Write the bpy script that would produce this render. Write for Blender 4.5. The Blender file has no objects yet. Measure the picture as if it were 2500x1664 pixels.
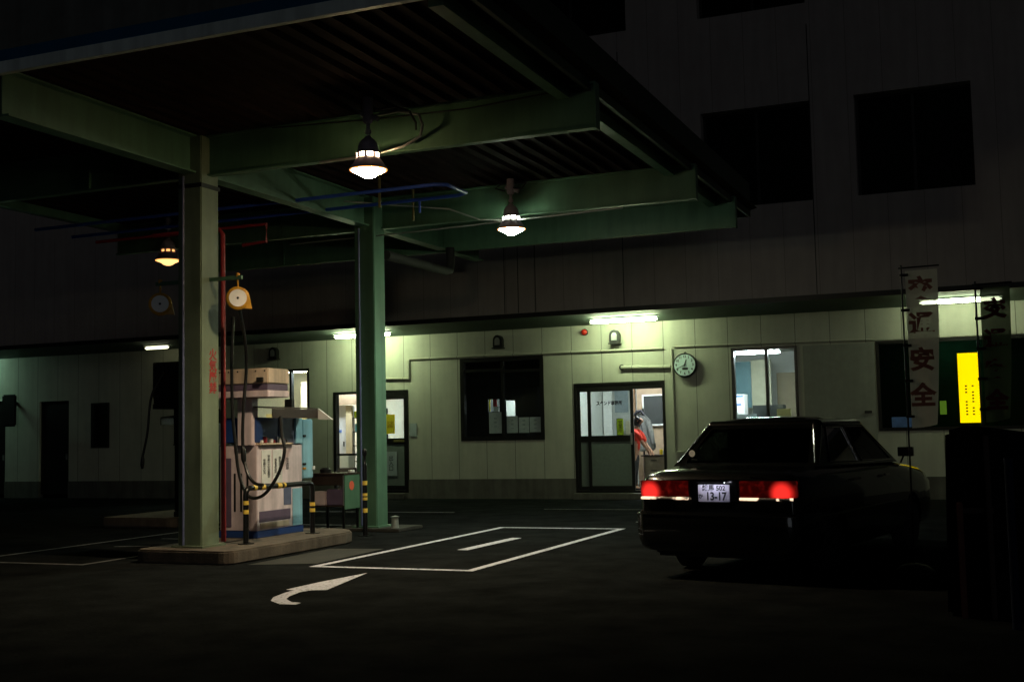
import bpy, math, random
from mathutils import Vector, Matrix
random.seed(7)
S = bpy.context.scene
C = S.collection
PI = math.pi

# ------------------------------------------------------------------ camera
cam = bpy.data.cameras.new('camera'); camo = bpy.data.objects.new('camera', cam); C.objects.link(camo)
YAW, PIT, ROLL = math.radians(-22.6008), math.radians(4.4055), math.radians(1.2335)
r_ = Vector((math.cos(YAW), -math.sin(YAW), 0)); f_ = Vector((math.sin(YAW), math.cos(YAW), 0)); u_ = Vector((0, 0, 1))
f2 = f_*math.cos(PIT) + u_*math.sin(PIT); u2 = u_*math.cos(PIT) - f_*math.sin(PIT)
r3 = r_*math.cos(ROLL) - u2*math.sin(ROLL); u3 = u2*math.cos(ROLL) + r_*math.sin(ROLL)
M = Matrix((r3, u3, -f2)).transposed().to_4x4(); M.translation = (0, 0, 1.46)
camo.matrix_world = M
cam.sensor_width = 36; cam.lens = 36*2896.33/2500; cam.clip_end = 500; cam.clip_start = 0.05
S.camera = camo

# ------------------------------------------------------------------ night sky, faint far light, exposure
W = bpy.data.worlds.new('World'); S.world = W; W.use_nodes = True
nt = W.node_tree; bg = nt.nodes['Background']
sky = nt.nodes.new('ShaderNodeTexSky'); sky.sky_type = 'NISHITA'; sky.sun_disc = False
sky.sun_elevation = math.radians(20); sky.sun_rotation = math.radians(160)
nt.links.new(sky.outputs[0], bg.inputs[0]); bg.inputs[1].default_value = 0.00035
sun = bpy.data.lights.new('sun', 'SUN'); suno = bpy.data.objects.new('sun', sun); C.objects.link(suno)
sun.energy = 0.045; sun.angle = math.radians(24); sun.color = (0.85, 0.93, 1.0)
sd = Vector((-0.5, 0.85, -0.12)).normalized()
suno.rotation_euler = sd.to_track_quat('-Z', 'Y').to_euler()
S.view_settings.view_transform = 'Standard'; S.view_settings.look = 'None'
S.view_settings.exposure = 0; S.view_settings.gamma = 1
S.render.engine = 'CYCLES'
S.cycles.use_denoising = True
S.cycles.max_bounces = 6; S.cycles.sample_clamp_indirect = 3.0; S.cycles.use_light_tree = True
S.cycles.caustics_reflective = False; S.cycles.caustics_refractive = False

# ------------------------------------------------------------------ materials
MATS = {}
def mat(name, col, rough=0.6, metal=0.0, noise=0.12, scale=6.0, bump=0.0, spec=0.5, emit=None, coat=0.0, dirt=0.0):
    if name in MATS: return MATS[name]
    m = bpy.data.materials.new(name); m.use_nodes = True; n = m.node_tree; p = n.nodes['Principled BSDF']
    p.inputs['Roughness'].default_value = rough; p.inputs['Metallic'].default_value = metal
    p.inputs['Specular IOR Level'].default_value = spec; p.inputs['Coat Weight'].default_value = coat
    tc = n.nodes.new('ShaderNodeTexCoord'); nz = n.nodes.new('ShaderNodeTexNoise')
    nz.inputs['Scale'].default_value = scale; nz.inputs['Detail'].default_value = 6; nz.inputs['Roughness'].default_value = 0.65
    n.links.new(tc.outputs['Object'], nz.inputs['Vector'])
    rp = n.nodes.new('ShaderNodeValToRGB')
    lo = [c*(1-noise) for c in col[:3]] + [1]; hi = [min(1, c*(1+noise)) for c in col[:3]] + [1]
    rp.color_ramp.elements[0].position = 0.3; rp.color_ramp.elements[1].position = 0.7
    rp.color_ramp.elements[0].color = lo; rp.color_ramp.elements[1].color = hi
    n.links.new(nz.outputs['Fac'], rp.inputs['Fac'])
    last = rp.outputs['Color']
    if dirt:
        mp = n.nodes.new('ShaderNodeMapping'); mp.inputs['Scale'].default_value = (5, 5, 0.5)
        n.links.new(tc.outputs['Object'], mp.inputs['Vector'])
        n2 = n.nodes.new('ShaderNodeTexNoise'); n2.inputs['Scale'].default_value = 1.3; n2.inputs['Detail'].default_value = 5
        n.links.new(mp.outputs[0], n2.inputs['Vector'])
        r2 = n.nodes.new('ShaderNodeValToRGB'); r2.color_ramp.elements[0].position = 0.35; r2.color_ramp.elements[1].position = 0.62
        r2.color_ramp.elements[0].color = (1-dirt,)*3 + (1,); r2.color_ramp.elements[1].color = (1, 1, 1, 1)
        n.links.new(n2.outputs['Fac'], r2.inputs['Fac'])
        mx = n.nodes.new('ShaderNodeMix'); mx.data_type = 'RGBA'; mx.blend_type = 'MULTIPLY'; mx.inputs[0].default_value = 1
        n.links.new(last, mx.inputs[6]); n.links.new(r2.outputs['Color'], mx.inputs[7]); last = mx.outputs[2]
    n.links.new(last, p.inputs['Base Color'])
    if bump:
        b = n.nodes.new('ShaderNodeBump'); b.inputs['Strength'].default_value = bump; b.inputs['Distance'].default_value = 0.01
        n3 = n.nodes.new('ShaderNodeTexNoise'); n3.inputs['Scale'].default_value = scale*12; n3.inputs['Detail'].default_value = 4
        n.links.new(tc.outputs['Object'], n3.inputs['Vector'])
        n.links.new(n3.outputs['Fac'], b.inputs['Height']); n.links.new(b.outputs[0], p.inputs['Normal'])
    if emit:
        p.inputs['Emission Color'].default_value = (*emit[0], 1); p.inputs['Emission Strength'].default_value = emit[1]
    MATS[name] = m; return m

def emis(name, col, s):
    if name in MATS: return MATS[name]
    m = bpy.data.materials.new(name); m.use_nodes = True; n = m.node_tree; n.nodes.clear()
    e = n.nodes.new('ShaderNodeEmission'); e.inputs[0].default_value = (*col, 1); e.inputs[1].default_value = s
    o = n.nodes.new('ShaderNodeOutputMaterial'); n.links.new(e.outputs[0], o.inputs[0])
    MATS[name] = m; return m

def panel_wall(name, col, pitch, off, groove=0.012, dark=0.25, noise=0.1, dirt=0.2):
    """painted panel wall: joints every pitch metres along x are part of the panels' surface pattern"""
    m = mat(name, col, 0.75, noise=noise, scale=2.2, bump=0.12, dirt=dirt, spec=0.25)
    n = m.node_tree; p = n.nodes['Principled BSDF']
    src = p.inputs['Base Color'].links[0].from_socket
    tc = n.nodes.new('ShaderNodeTexCoord'); sx = n.nodes.new('ShaderNodeSeparateXYZ'); n.links.new(tc.outputs['Object'], sx.inputs[0])
    a = n.nodes.new('ShaderNodeMath'); a.operation = 'ADD'; a.inputs[1].default_value = -off + groove/2 + 100*pitch; n.links.new(sx.outputs[0], a.inputs[0])
    mo = n.nodes.new('ShaderNodeMath'); mo.operation = 'MODULO'; mo.inputs[1].default_value = pitch; n.links.new(a.outputs[0], mo.inputs[0])
    lt = n.nodes.new('ShaderNodeMath'); lt.operation = 'LESS_THAN'; lt.inputs[1].default_value = groove; n.links.new(mo.outputs[0], lt.inputs[0])
    mx = n.nodes.new('ShaderNodeMix'); mx.data_type = 'RGBA'; n.links.new(lt.outputs[0], mx.inputs[0])
    n.links.new(src, mx.inputs[6]); mx.inputs[7].default_value = (*[c*dark for c in col], 1)
    n.links.new(mx.outputs[2], p.inputs['Base Color'])
    return m

def glass(name, tint=(0.95, 1, 0.98), refl=1.0, dim=0.92, rough=0.0):
    if name in MATS: return MATS[name]
    m = bpy.data.materials.new(name); m.use_nodes = True; n = m.node_tree; n.nodes.clear()
    t = n.nodes.new('ShaderNodeBsdfTransparent'); t.inputs[0].default_value = (*[c*dim for c in tint], 1)
    g = n.nodes.new('ShaderNodeBsdfGlossy'); g.inputs['Roughness'].default_value = 0.02 + rough; g.inputs[0].default_value = (refl,)*3 + (1,)
    fr = n.nodes.new('ShaderNodeFresnel'); fr.inputs[0].default_value = 1.5
    mx = n.nodes.new('ShaderNodeMixShader'); o = n.nodes.new('ShaderNodeOutputMaterial')
    n.links.new(fr.outputs[0], mx.inputs[0]); n.links.new(t.outputs[0], mx.inputs[1]); n.links.new(g.outputs[0], mx.inputs[2]); n.links.new(mx.outputs[0], o.inputs[0])
    MATS[name] = m; return m

def cloth(name, col, thin=0.25, back=0.4):
    m = bpy.data.materials.new(name); m.use_nodes = True; n = m.node_tree; n.nodes.clear()
    tc = n.nodes.new('ShaderNodeTexCoord'); nz = n.nodes.new('ShaderNodeTexNoise'); nz.inputs['Scale'].default_value = 9
    n.links.new(tc.outputs['Object'], nz.inputs['Vector'])
    rp = n.nodes.new('ShaderNodeValToRGB'); rp.color_ramp.elements[0].color = (*[c*.8 for c in col], 1); rp.color_ramp.elements[1].color = (*col, 1)
    n.links.new(nz.outputs['Fac'], rp.inputs[0])
    d = n.nodes.new('ShaderNodeBsdfDiffuse'); tl = n.nodes.new('ShaderNodeBsdfTranslucent'); tr = n.nodes.new('ShaderNodeBsdfTransparent')
    n.links.new(rp.outputs[0], d.inputs[0]); n.links.new(rp.outputs[0], tl.inputs[0])
    a = n.nodes.new('ShaderNodeMixShader'); a.inputs[0].default_value = back; n.links.new(d.outputs[0], a.inputs[1]); n.links.new(tl.outputs[0], a.inputs[2])
    b = n.nodes.new('ShaderNodeMixShader'); b.inputs[0].default_value = thin; n.links.new(a.outputs[0], b.inputs[1]); n.links.new(tr.outputs[0], b.inputs[2])
    o = n.nodes.new('ShaderNodeOutputMaterial'); n.links.new(b.outputs[0], o.inputs[0]); MATS[name] = m; return m

asphalt = mat('asphalt', (0.0135, 0.0150, 0.0148), 0.9, noise=0.4, scale=1.7, bump=0.5, spec=0.0)
linepaint = mat('line_paint', (0.60, 0.60, 0.68), 0.7, noise=0.45, scale=22, bump=0.2)
rp_ = [n for n in linepaint.node_tree.nodes if n.type == 'VALTORGB'][0]
rp_.color_ramp.elements[0].position = .36; rp_.color_ramp.elements[0].color = (.07,.07,.075,1); rp_.color_ramp.elements[1].position = .46; rp_.color_ramp.elements[1].color = (.60,.60,.68,1)
faded = mat('faded_paint', (0.16, 0.16, 0.165), 0.8, noise=0.6, scale=9)
concrete = mat('concrete', (0.13, 0.105, 0.08), 0.9, noise=0.3, scale=3, bump=0.5, dirt=0.35)
padmat = mat('pad_concrete', (0.035, 0.034, 0.028), 0.9, noise=0.3, scale=3, bump=0.4)
wallm = panel_wall('ground_floor_wall', (0.51, 0.515, 0.42), 0.6895, -6.685, dirt=.09, noise=.07)
upperm = panel_wall('upper_wall', (0.38, 0.335, 0.32), 0.647, -7.06, 0.012, 0.6, 0.06, 0.10)
dadom = mat('dado', (0.13, 0.125, 0.105), 0.85, noise=0.2, scale=3, dirt=0.3)
soffitm = mat('soffit', (0.045, 0.075, 0.055), 0.8, noise=0.1, scale=2)
darktrim = mat('dark_trim', (0.01, 0.011, 0.01), 0.5, noise=0.1)
alu = mat('dark_aluminium', (0.012, 0.012, 0.011), 0.35, metal=0.0, noise=0.1)
green_warm = mat('green_paint_warm_lit', (0.165, 0.215, 0.14), 0.55, noise=0.16, scale=2.5, bump=0.1, dirt=0.25)  # near column's green with the lamp's warm light mixed into the colour
green = mat('green_paint', (0.092, 0.20, 0.125), 0.5, noise=0.14, scale=2.5, bump=0.1, dirt=0.22)
dgreen = mat('dark_green_paint', (0.02, 0.035, 0.024), 0.6, noise=0.15, scale=2)
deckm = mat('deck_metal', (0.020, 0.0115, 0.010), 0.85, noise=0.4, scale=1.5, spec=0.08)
fasc = mat('fascia_white', (0.80, 0.90, 0.88), 0.5, noise=0.1, scale=1.2, dirt=0.25)
fascb = mat('fascia_blue', (0.01, 0.10, 0.22), 0.45, noise=0.1)
fascg = mat('fascia_grey', (0.17, 0.175, 0.165), 0.55, noise=0.15, dirt=0.25)
pink = mat('pale_enamel', (0.80, 0.67, 0.70), 0.45, noise=0.14, scale=4, dirt=0.35)
beige = mat('beige_enamel', (0.70, 0.56, 0.42), 0.45, noise=0.14, scale=4, dirt=0.35)
purple = mat('dusty_purple', (0.13, 0.095, 0.15), 0.5, noise=0.15)
cyan = mat('cyan_enamel', (0.30, 0.58, 0.72), 0.4, noise=0.12, scale=4, dirt=0.2)
dblue = mat('deep_blue', (0.02, 0.055, 0.20), 0.3, noise=0.1)
gblue = mat('grey_blue', (0.13, 0.15, 0.24), 0.35, noise=0.15)
brownm = mat('brown_metal', (0.035, 0.022, 0.016), 0.55, noise=0.25)
rubber = mat('rubber', (0.008, 0.008, 0.008), 0.4, noise=0.1)
redpipe = mat('red_pipe', (0.30, 0.025, 0.03), 0.45, noise=0.2, scale=5)
bluepipe = mat('blue_pipe', (0.03, 0.10, 0.62), 0.45, noise=0.15)
yelpaint = mat('yellow_paint', (0.55, 0.28, 0.02), 0.5, noise=0.15)
yeldull = mat('yellow_dull', (0.16, 0.13, 0.04), 0.6, noise=0.2)
tape = mat('yellow_tape', (0.9, 0.62, 0.10), 0.35, noise=0.1)
black = mat('black_metal', (0.006, 0.006, 0.006), 0.28, noise=0.1)
lampgrey = mat('lamp_casting', (0.42, 0.36, 0.46), 0.5, noise=0.2, scale=12)
steel = mat('galvanised', (0.45, 0.46, 0.46), 0.35, metal=0.7, noise=0.15)
paper = mat('paper', (0.72, 0.72, 0.68), 0.8, noise=0.08, scale=10)
dpaper = mat('paper_grey', (0.36, 0.42, 0.44), 0.8, noise=0.12, scale=10)
ink = mat('ink', (0.015, 0.015, 0.02), 0.8, noise=0.1)
redink = mat('red_ink', (0.33, 0.025, 0.025), 0.7, noise=0.2)
white = mat('white_enamel', (0.78, 0.78, 0.76), 0.4, noise=0.06)
roomwall = mat('room_wall', (0.62, 0.63, 0.58), 0.8, noise=0.06)
roomfloor = mat('room_floor', (0.16, 0.15, 0.13), 0.5, noise=0.2)
wood = mat('wood', (0.20, 0.12, 0.06), 0.6, noise=0.3, scale=7)
tan = mat('tan_board', (0.34, 0.25, 0.16), 0.7, noise=0.15)
desk = mat('desk_steel', (0.22, 0.19, 0.13), 0.5, noise=0.12)
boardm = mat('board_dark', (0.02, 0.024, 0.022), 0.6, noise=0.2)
greyfab = mat('grey_fabric', (0.13, 0.135, 0.125), 0.9, noise=0.25, scale=15)
winglass = glass('window_glass')
darkglass = glass('dark_glass', (0.6, 0.9, 0.75), 0.8, 0.6)
frost = mat('frosted_glass', (0.17, 0.205, 0.185), 0.35, noise=0.1, scale=20)
yelsign = emis('lit_yellow', (1.0, 0.72, 0.0), 1.25)
yelprint = mat('yellow_print', (0.75, 0.60, 0.02), 0.6, noise=0.1)
limesign = mat('lime_print', (0.45, 0.62, 0.02), 0.6, noise=0.1)
bluesign = mat('blue_print', (0.10, 0.20, 0.50), 0.6, noise=0.2)
skin = mat('skin', (0.50, 0.27, 0.17), 0.55, noise=0.08)
redshirt = mat('red_shirt', (0.72, 0.045, 0.02), 0.85, noise=0.15, scale=12)
trouser = mat('trouser', (0.05, 0.05, 0.055), 0.9, noise=0.2)
hair = mat('hair', (0.008, 0.007, 0.006), 0.6, noise=0.2)
carpaint = mat('car_paint', (0.0035, 0.004, 0.0035), 0.25, noise=0.05, spec=0.3, coat=1.0)
chrome = mat('chrome', (0.75, 0.72, 0.68), 0.12, metal=1.0, noise=0.05)
tyre = mat('tyre', (0.012, 0.012, 0.012), 0.8, noise=0.2)
carglass = glass('car_glass', (0.6, 0.7, 0.65), 0.6, 0.25)
seatm = mat('seat_vinyl', (0.03, 0.03, 0.03), 0.6, noise=0.2)
tube_cold = emis('tube_light', (0.82, 1.0, 0.58), 92)
tube_far = emis('tube_light_far', (0.55, 1.0, 0.75), 40)
tube_right = emis('tube_light_right', (0.86, 1.0, 0.62), 36)
tube_left = emis('tube_light_dim', (1.0, 1.0, 0.62), 3.0)
room_tube = emis('room_tube', (0.86, 0.97, 1.0), 170)
room_warm = emis('room_tube_warm', (1.0, 0.86, 0.55), 200)
lamp_warm = emis('lamp_warm', (1.0, 0.74, 0.42), 170)
lamp_white = emis('lamp_white', (0.92, 1.0, 0.74), 165)
lamp_amber = emis('lamp_amber', (1.0, 0.50, 0.17), 2.2)
slot_warm = emis('slot_warm', (1.0, 0.70, 0.34), 120)
slot_white = emis('slot_white', (0.86, 1.0, 0.70), 120)
slot_amber = emis('slot_amber', (1.0, 0.42, 0.12), 2.0)

haloglow = emis('lamp_halo', (1.0, .42, .10), 1.7)
# ------------------------------------------------------------------ mesh helpers
class MB:
    def __init__(s): s.v = []; s.f = []
    def add(s, vs, fs):
        o = len(s.v); s.v += [tuple(v) for v in vs]; s.f += [tuple(i+o for i in f) for f in fs]; return s
    def box(s, x0, x1, y0, y1, z0, z1):
        return s.add([(x0,y0,z0),(x1,y0,z0),(x1,y1,z0),(x0,y1,z0),(x0,y0,z1),(x1,y0,z1),(x1,y1,z1),(x0,y1,z1)],
            [(0,3,2,1),(4,5,6,7),(0,1,5,4),(1,2,6,5),(2,3,7,6),(3,0,4,7)])
    def quad(s, a, b, c, d): return s.add([a,b,c,d], [(0,1,2,3)])
    def prism(s, poly, axis, a, b):
        """poly in the two other axes (cyclic order), extruded along axis from a to b"""
        def P(p, t): return {'x':(t,p[0],p[1]), 'y':(p[0],t,p[1]), 'z':(p[0],p[1],t)}[axis]
        n = len(poly)
        return s.add([P(p,a) for p in poly]+[P(p,b) for p in poly],
            [tuple(range(n))[::-1], tuple(range(n,2*n))]+[(i,(i+1)%n,n+(i+1)%n,n+i) for i in range(n)])
    def tube(s, pts, r, n=10, cap=True):
        pts = [Vector(p) for p in pts]; rings = []; ref = None
        for i, p in enumerate(pts):
            t = (pts[min(i+1,len(pts)-1)]-pts[max(i-1,0)]).normalized()
            if ref is None: ref = Vector((0,0,1)) if abs(t.z) < .9 else Vector((1,0,0))
            a = (ref - t*ref.dot(t)).normalized(); b = t.cross(a); ref = a
            rr = r[i] if isinstance(r, (list, tuple)) else r
            rings.append([p + a*rr*math.cos(2*PI*k/n) + b*rr*math.sin(2*PI*k/n) for k in range(n)])
        vs = [q for R in rings for q in R]; fs = []
        for i in range(len(pts)-1):
            for k in range(n): fs.append((i*n+k, i*n+(k+1)%n, (i+1)*n+(k+1)%n, (i+1)*n+k))
        if cap: fs += [tuple(range(n))[::-1], tuple(range((len(pts)-1)*n, len(pts)*n))]
        return s.add(vs, fs)
    def cyl(s, p0, p1, r, n=16): return s.tube([p0, p1], r, n)
    def lathe(s, c, prof, n=28, axis='z'):
        vs = []; fs = []
        def P(r, z, k):
            a = 2*PI*k/n; u, w = r*math.cos(a), r*math.sin(a)
            return {'z':(c[0]+u,c[1]+w,c[2]+z), 'y':(c[0]+u,c[1]+z,c[2]+w), 'x':(c[0]+z,c[1]+u,c[2]+w)}[axis]
        for r, z in prof: vs += [P(r, z, k) for k in range(n)]
        for i in range(len(prof)-1):
            for k in range(n): fs.append((i*n+k, i*n+(k+1)%n, (i+1)*n+(k+1)%n, (i+1)*n+k))
        fs += [tuple(range(n))[::-1], tuple(range((len(prof)-1)*n, len(prof)*n))]
        return s.add(vs, fs)
    def build(s, name, m, parent=None, bevel=0.0, smooth=False, local=False):
        me = bpy.data.meshes.new(name); me.from_pydata(s.v, [], s.f); me.update()
        import bmesh
        b = bmesh.new(); b.from_mesh(me); bmesh.ops.recalc_face_normals(b, faces=b.faces)
        if bevel:
            eds = [e for e in b.edges if len(e.link_faces) == 2 and e.calc_face_angle(0) > 0.6]
            bmesh.ops.bevel(b, geom=eds, offset=bevel, segments=2, affect='EDGES', clamp_overlap=True)
        b.to_mesh(me); b.free()
        if smooth:
            me.polygons.foreach_set('use_smooth', [True]*len(me.polygons)); me.set_sharp_from_angle(angle=math.radians(38))
        o = bpy.data.objects.new(name, me); C.objects.link(o)
        if m: me.materials.append(m)
        attach(o, parent, local); return o

def attach(o, parent, local=False):
    if parent:
        o.parent = parent
        if not local and parent.type == 'EMPTY': o.matrix_parent_inverse = Matrix.Translation(parent.location).inverted()

def thing(name, label, cat, loc=(0,0,0), group=None, rot=0.0):
    o = bpy.data.objects.new(name, None); C.objects.link(o); o.location = loc; o.rotation_euler = (0,0,rot)
    o.empty_display_size = 0.1
    return tag(o, label, cat, group)
def tag(o, label, cat, group=None):
    o['label'] = label; o['category'] = cat
    if group: o['group'] = group
    return o
def struct(o): o['kind'] = 'structure'; return o
def dup(root, d, label, group=None):
    r = root.copy(); C.objects.link(r); r.location = root.location + Vector(d); r['label'] = label
    if group: r['group'] = group
    def rec(a, b):
        for ch in [x for x in a.children]:
            c = ch.copy(); C.objects.link(c); c.parent = b; rec(ch, c)
    rec(root, r); return r
def box(name, m, x0, x1, y0, y1, z0, z1, parent=None, bevel=0.0, local=False):
    return MB().box(x0,x1,y0,y1,z0,z1).build(name, m, parent, bevel, local=local)

def lettering(s, size, m, org, xd=(1,0,0), ud=(0,0,1), parent=None, local=False, name='lettering', sx=1.0, bold=0.0, gap=1.0):
    cu = bpy.data.curves.new(name, 'FONT'); cu.body = s; cu.size = size; cu.align_x = 'CENTER'; cu.align_y = 'CENTER'
    cu.space_line = gap; cu.resolution_u = 3; cu.offset = bold; cu.extrude = 0.0008
    t = bpy.data.objects.new(name, cu); C.objects.link(t)
    dg = bpy.context.evaluated_depsgraph_get(); me = bpy.data.meshes.new_from_object(t.evaluated_get(dg))
    bpy.data.objects.remove(t)
    xd = Vector(xd).normalized(); ud = Vector(ud).normalized(); nd = xd.cross(ud)
    mm = Matrix((xd*sx, ud, nd)).transposed().to_4x4(); mm.translation = org; me.transform(mm)
    me.name = name; me.materials.clear(); me.materials.append(m)
    o = bpy.data.objects.new(name, me); C.objects.link(o); attach(o, parent, local); return o

def holes(mb, x0, x1, z0, z1, y0, y1, hs):
    xs = sorted({x0, x1} | {v for h in hs for v in h[:2]}); zs = sorted({z0, z1} | {v for h in hs for v in h[2:]})
    def solid(i, j):
        if i < 0 or j < 0 or i >= len(xs)-1 or j >= len(zs)-1: return False
        cx, cz = (xs[i]+xs[i+1])/2, (zs[j]+zs[j+1])/2
        return not any(h[0] < cx < h[1] and h[2] < cz < h[3] for h in hs)
    for i in range(len(xs)-1):
        for j in range(len(zs)-1):
            if not solid(i, j): continue
            a, b, c, d = xs[i], xs[i+1], zs[j], zs[j+1]
            mb.quad((a,y0,c),(b,y0,c),(b,y0,d),(a,y0,d)); mb.quad((a,y1,c),(a,y1,d),(b,y1,d),(b,y1,c))
            if not solid(i-1,j): mb.quad((a,y0,c),(a,y0,d),(a,y1,d),(a,y1,c))
            if not solid(i+1,j): mb.quad((b,y0,c),(b,y1,c),(b,y1,d),(b,y0,d))
            if not solid(i,j-1): mb.quad((a,y0,c),(a,y1,c),(b,y1,c),(b,y0,c))
            if not solid(i,j+1): mb.quad((a,y0,d),(b,y0,d),(b,y1,d),(a,y1,d))
    return mb
def frame(mb, x0, x1, z0, z1, y0, y1, t, t2=None):
    t2 = t2 or t
    return holes(mb, x0, x1, z0, z1, y0, y1, [(x0+t, x1-t, z0+t2, z1-t2)])

# ------------------------------------------------------------------ ground and painted markings
g = MB()
g.quad((-120,-60,0),(120,-60,0),(120,160,0),(-120,160,0)); struct(g.build('ground', asphalt))
def stripe(mb, p, q, w, z=0.004):
    p, q = Vector((*p,z)), Vector((*q,z)); d = (q-p).normalized(); n = Vector((-d.y, d.x, 0))*w/2
    mb.quad(p-n, q-n, q+n, p+n)
def bay(x0, x1, y0, y1, w, m, name, label):
    mb = MB()
    stripe(mb, (x0, y0+w/2), (x1, y0+w/2), w); stripe(mb, (x0, y1-w/2), (x1, y1-w/2), w)
    stripe(mb, (x0+w/2, y0+w), (x0+w/2, y1-w), w); stripe(mb, (x1-w/2, y0+w), (x1-w/2, y1-w), w)
    o = struct(mb.build(name, m)); o['label'] = label; return o
bay(-7.36, -5.33, 11.58, 17.04, 0.10, linepaint, 'bay_marking', 'white painted rectangle of the bay right of the fuel island')
bay(-12.24, -10.22, 11.15, 16.7, 0.08, faded, 'bay_marking', 'faded white rectangle of the bay left of the fuel island')
m_ = MB(); stripe(m_, (-6.42, 13.65), (-6.38, 15.35), 0.15); struct(m_.build('bay_marking', linepaint))['label'] = 'short white dash in the middle of the bay'
m_ = MB()
stripe(m_, (-12.9, 17.3), (-11.5, 17.3), 0.07); stripe(m_, (-12.7, 20.1), (-9.6, 20.1), 0.07); stripe(m_, (-8.2, 21.1), (-5.2, 21.1), 0.05); stripe(m_, (-5.55, 18.3), (-5.2, 18.35), 0.1)
stripe(m_, (-11.54, 13.2), (-11.05, 13.36), 0.06); stripe(m_, (-11.7, 14.4), (-11.25, 14.4), 0.06); stripe(m_, (-11.3, 17.1), (-9.3, 17.1), 0.08)
struct(m_.build('ground_marking', faded))['label'] = 'faint white lines in front of the office'
# curved arrow
def ra(x, y): return (x, y, 0.004)
m_ = MB()
m_.add([ra(-6.39,11.20), ra(-6.48,10.41), ra(-6.49,9.81), ra(-6.39,9.78), ra(-6.22,9.83), ra(-6.08,9.88)], [(0,1,2,3,4,5)])
inner = [(-6.22,9.83),(-6.25,9.68),(-6.19,9.41),(-6.12,9.25),(-5.97,9.10),(-5.84,9.06)]
outer = [(-6.39,9.78),(-6.37,9.60),(-6.30,9.31),(-6.19,9.11),(-5.99,8.95),(-5.83,8.96)]
for i in range(5): m_.quad(ra(*outer[i]), ra(*inner[i]), ra(*inner[i+1]), ra(*outer[i+1]))
struct(m_.build('arrow_marking', linepaint))['label'] = 'white curved arrow painted on the asphalt in front of the island'
# manhole pad beside the island
m_ = MB(); m_.quad((-8.2,11.6,.004),(-7.45,11.9,.004),(-7.5,13.6,.004),(-8.25,13.5,.004))
struct(m_.build('concrete_pad', padmat))['label'] = 'grey concrete patch between the island kerb and the bay line'
m_ = MB(); holes(m_, 0, 1, 0, 1, 0, 1, [])
pad = MB(); pad.box(-9.75,-8.55,15.95,16.75,0,0.05); struct(pad.build('column_pad', padmat, bevel=0.01))['label'] = 'low concrete pad under the far canopy column'

# ------------------------------------------------------------------ fuel islands
def island(x0, x1, y0, y1, label):
    P = []
    for r, sx_, sy_, a0 in ((.16,1,-1,-90),(.66,1,1,0),(.66,-1,1,90),(.16,-1,-1,180)):
        cx = x1-r if sx_ > 0 else x0+r; cy = y1-r if sy_ > 0 else y0+r
        for k in range(5):
            a = math.radians(a0+22.5*k); P.append((cx+r*math.cos(a), cy+r*math.sin(a)))
    o = MB().prism(P, 'z', 0, 0.16).build('fuel_island', concrete, bevel=0.02); tag(o, label, 'island'); return o
island(-9.78, -8.37, 11.5, 14.75, 'concrete kerbed fuel island carrying the near green column and pale dispenser')
island(-14.5, -12.9, 16.2, 19.6, 'dark concrete island far left beyond the left bay')

# ------------------------------------------------------------------ canopy
cn = thing('canopy', 'large green steel filling station canopy with dark ribbed ceiling on two columns', 'canopy', (-9.19, 14, 0))
CX0, CX1, CY0, CY1, ZD = -14.4, -4.0, 8.75, 20.6, 5.22
d = MB(); x = CX0; pit = 0.24
prof = []
while x < CX1-0.01:
    prof += [(x, ZD), (x+.07, ZD), (x+.10, ZD+.05), (x+.21, ZD+.05)]; x += pit
prof.append((CX1-.06, ZD))
for (a, za), (b, zb) in zip(prof[:-1], prof[1:]):
    d.quad((a,CY0+.05,za),(b,CY0+.05,zb),(b,CY1-.05,zb),(a,CY1-.05,za))
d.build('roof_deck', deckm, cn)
box('roof_top', dgreen, CX0+.05, CX1-.05, CY0+.05, CY1-.05, ZD+.09, ZD+.2, cn)
def ibeam_x(x0, x1, y, z0, z1, w=0.11, t=0.022, web=0.016):
    P = [(y-w/2,z0),(y+w/2,z0),(y+w/2,z0+t),(y+web/2,z0+t),(y+web/2,z1-t),(y+w/2,z1-t),(y+w/2,z1),(y-w/2,z1),(y-w/2,z1-t),(y-web/2,z1-t),(y-web/2,z0+t),(y-w/2,z0+t)]
    return MB().prism(P, 'x', x0, x1)
for y in (12.0, 16.42, 19.07):
    b = ibeam_x(CX0+.1, -3.955, y, 4.71, 5.215)
    for xs in (-12.6, -10.9): b.box(xs, xs+.014, y-.05, y-.009, 4.735, 5.19)
    o = b.build('beam', green, cn)
    box('end_plate', green, -3.953, -3.935, y-.07, y+.07, 4.70, 5.213, o)
for y0, y1 in ((8.85, 11.88), (12.12, 16.3), (16.54, 18.95), (19.19, 20.5)):
    P = [(-9.29,4.73),(-9.09,4.73),(-9.09,4.752),(-9.18,4.752),(-9.18,5.185),(-9.09,5.185),(-9.09,5.207),(-9.29,5.207),(-9.29,5.185),(-9.2,5.185),(-9.2,4.752),(-9.29,4.752)]
    MB().prism(P, 'y', y0, y1).build('beam', green, cn)
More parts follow.
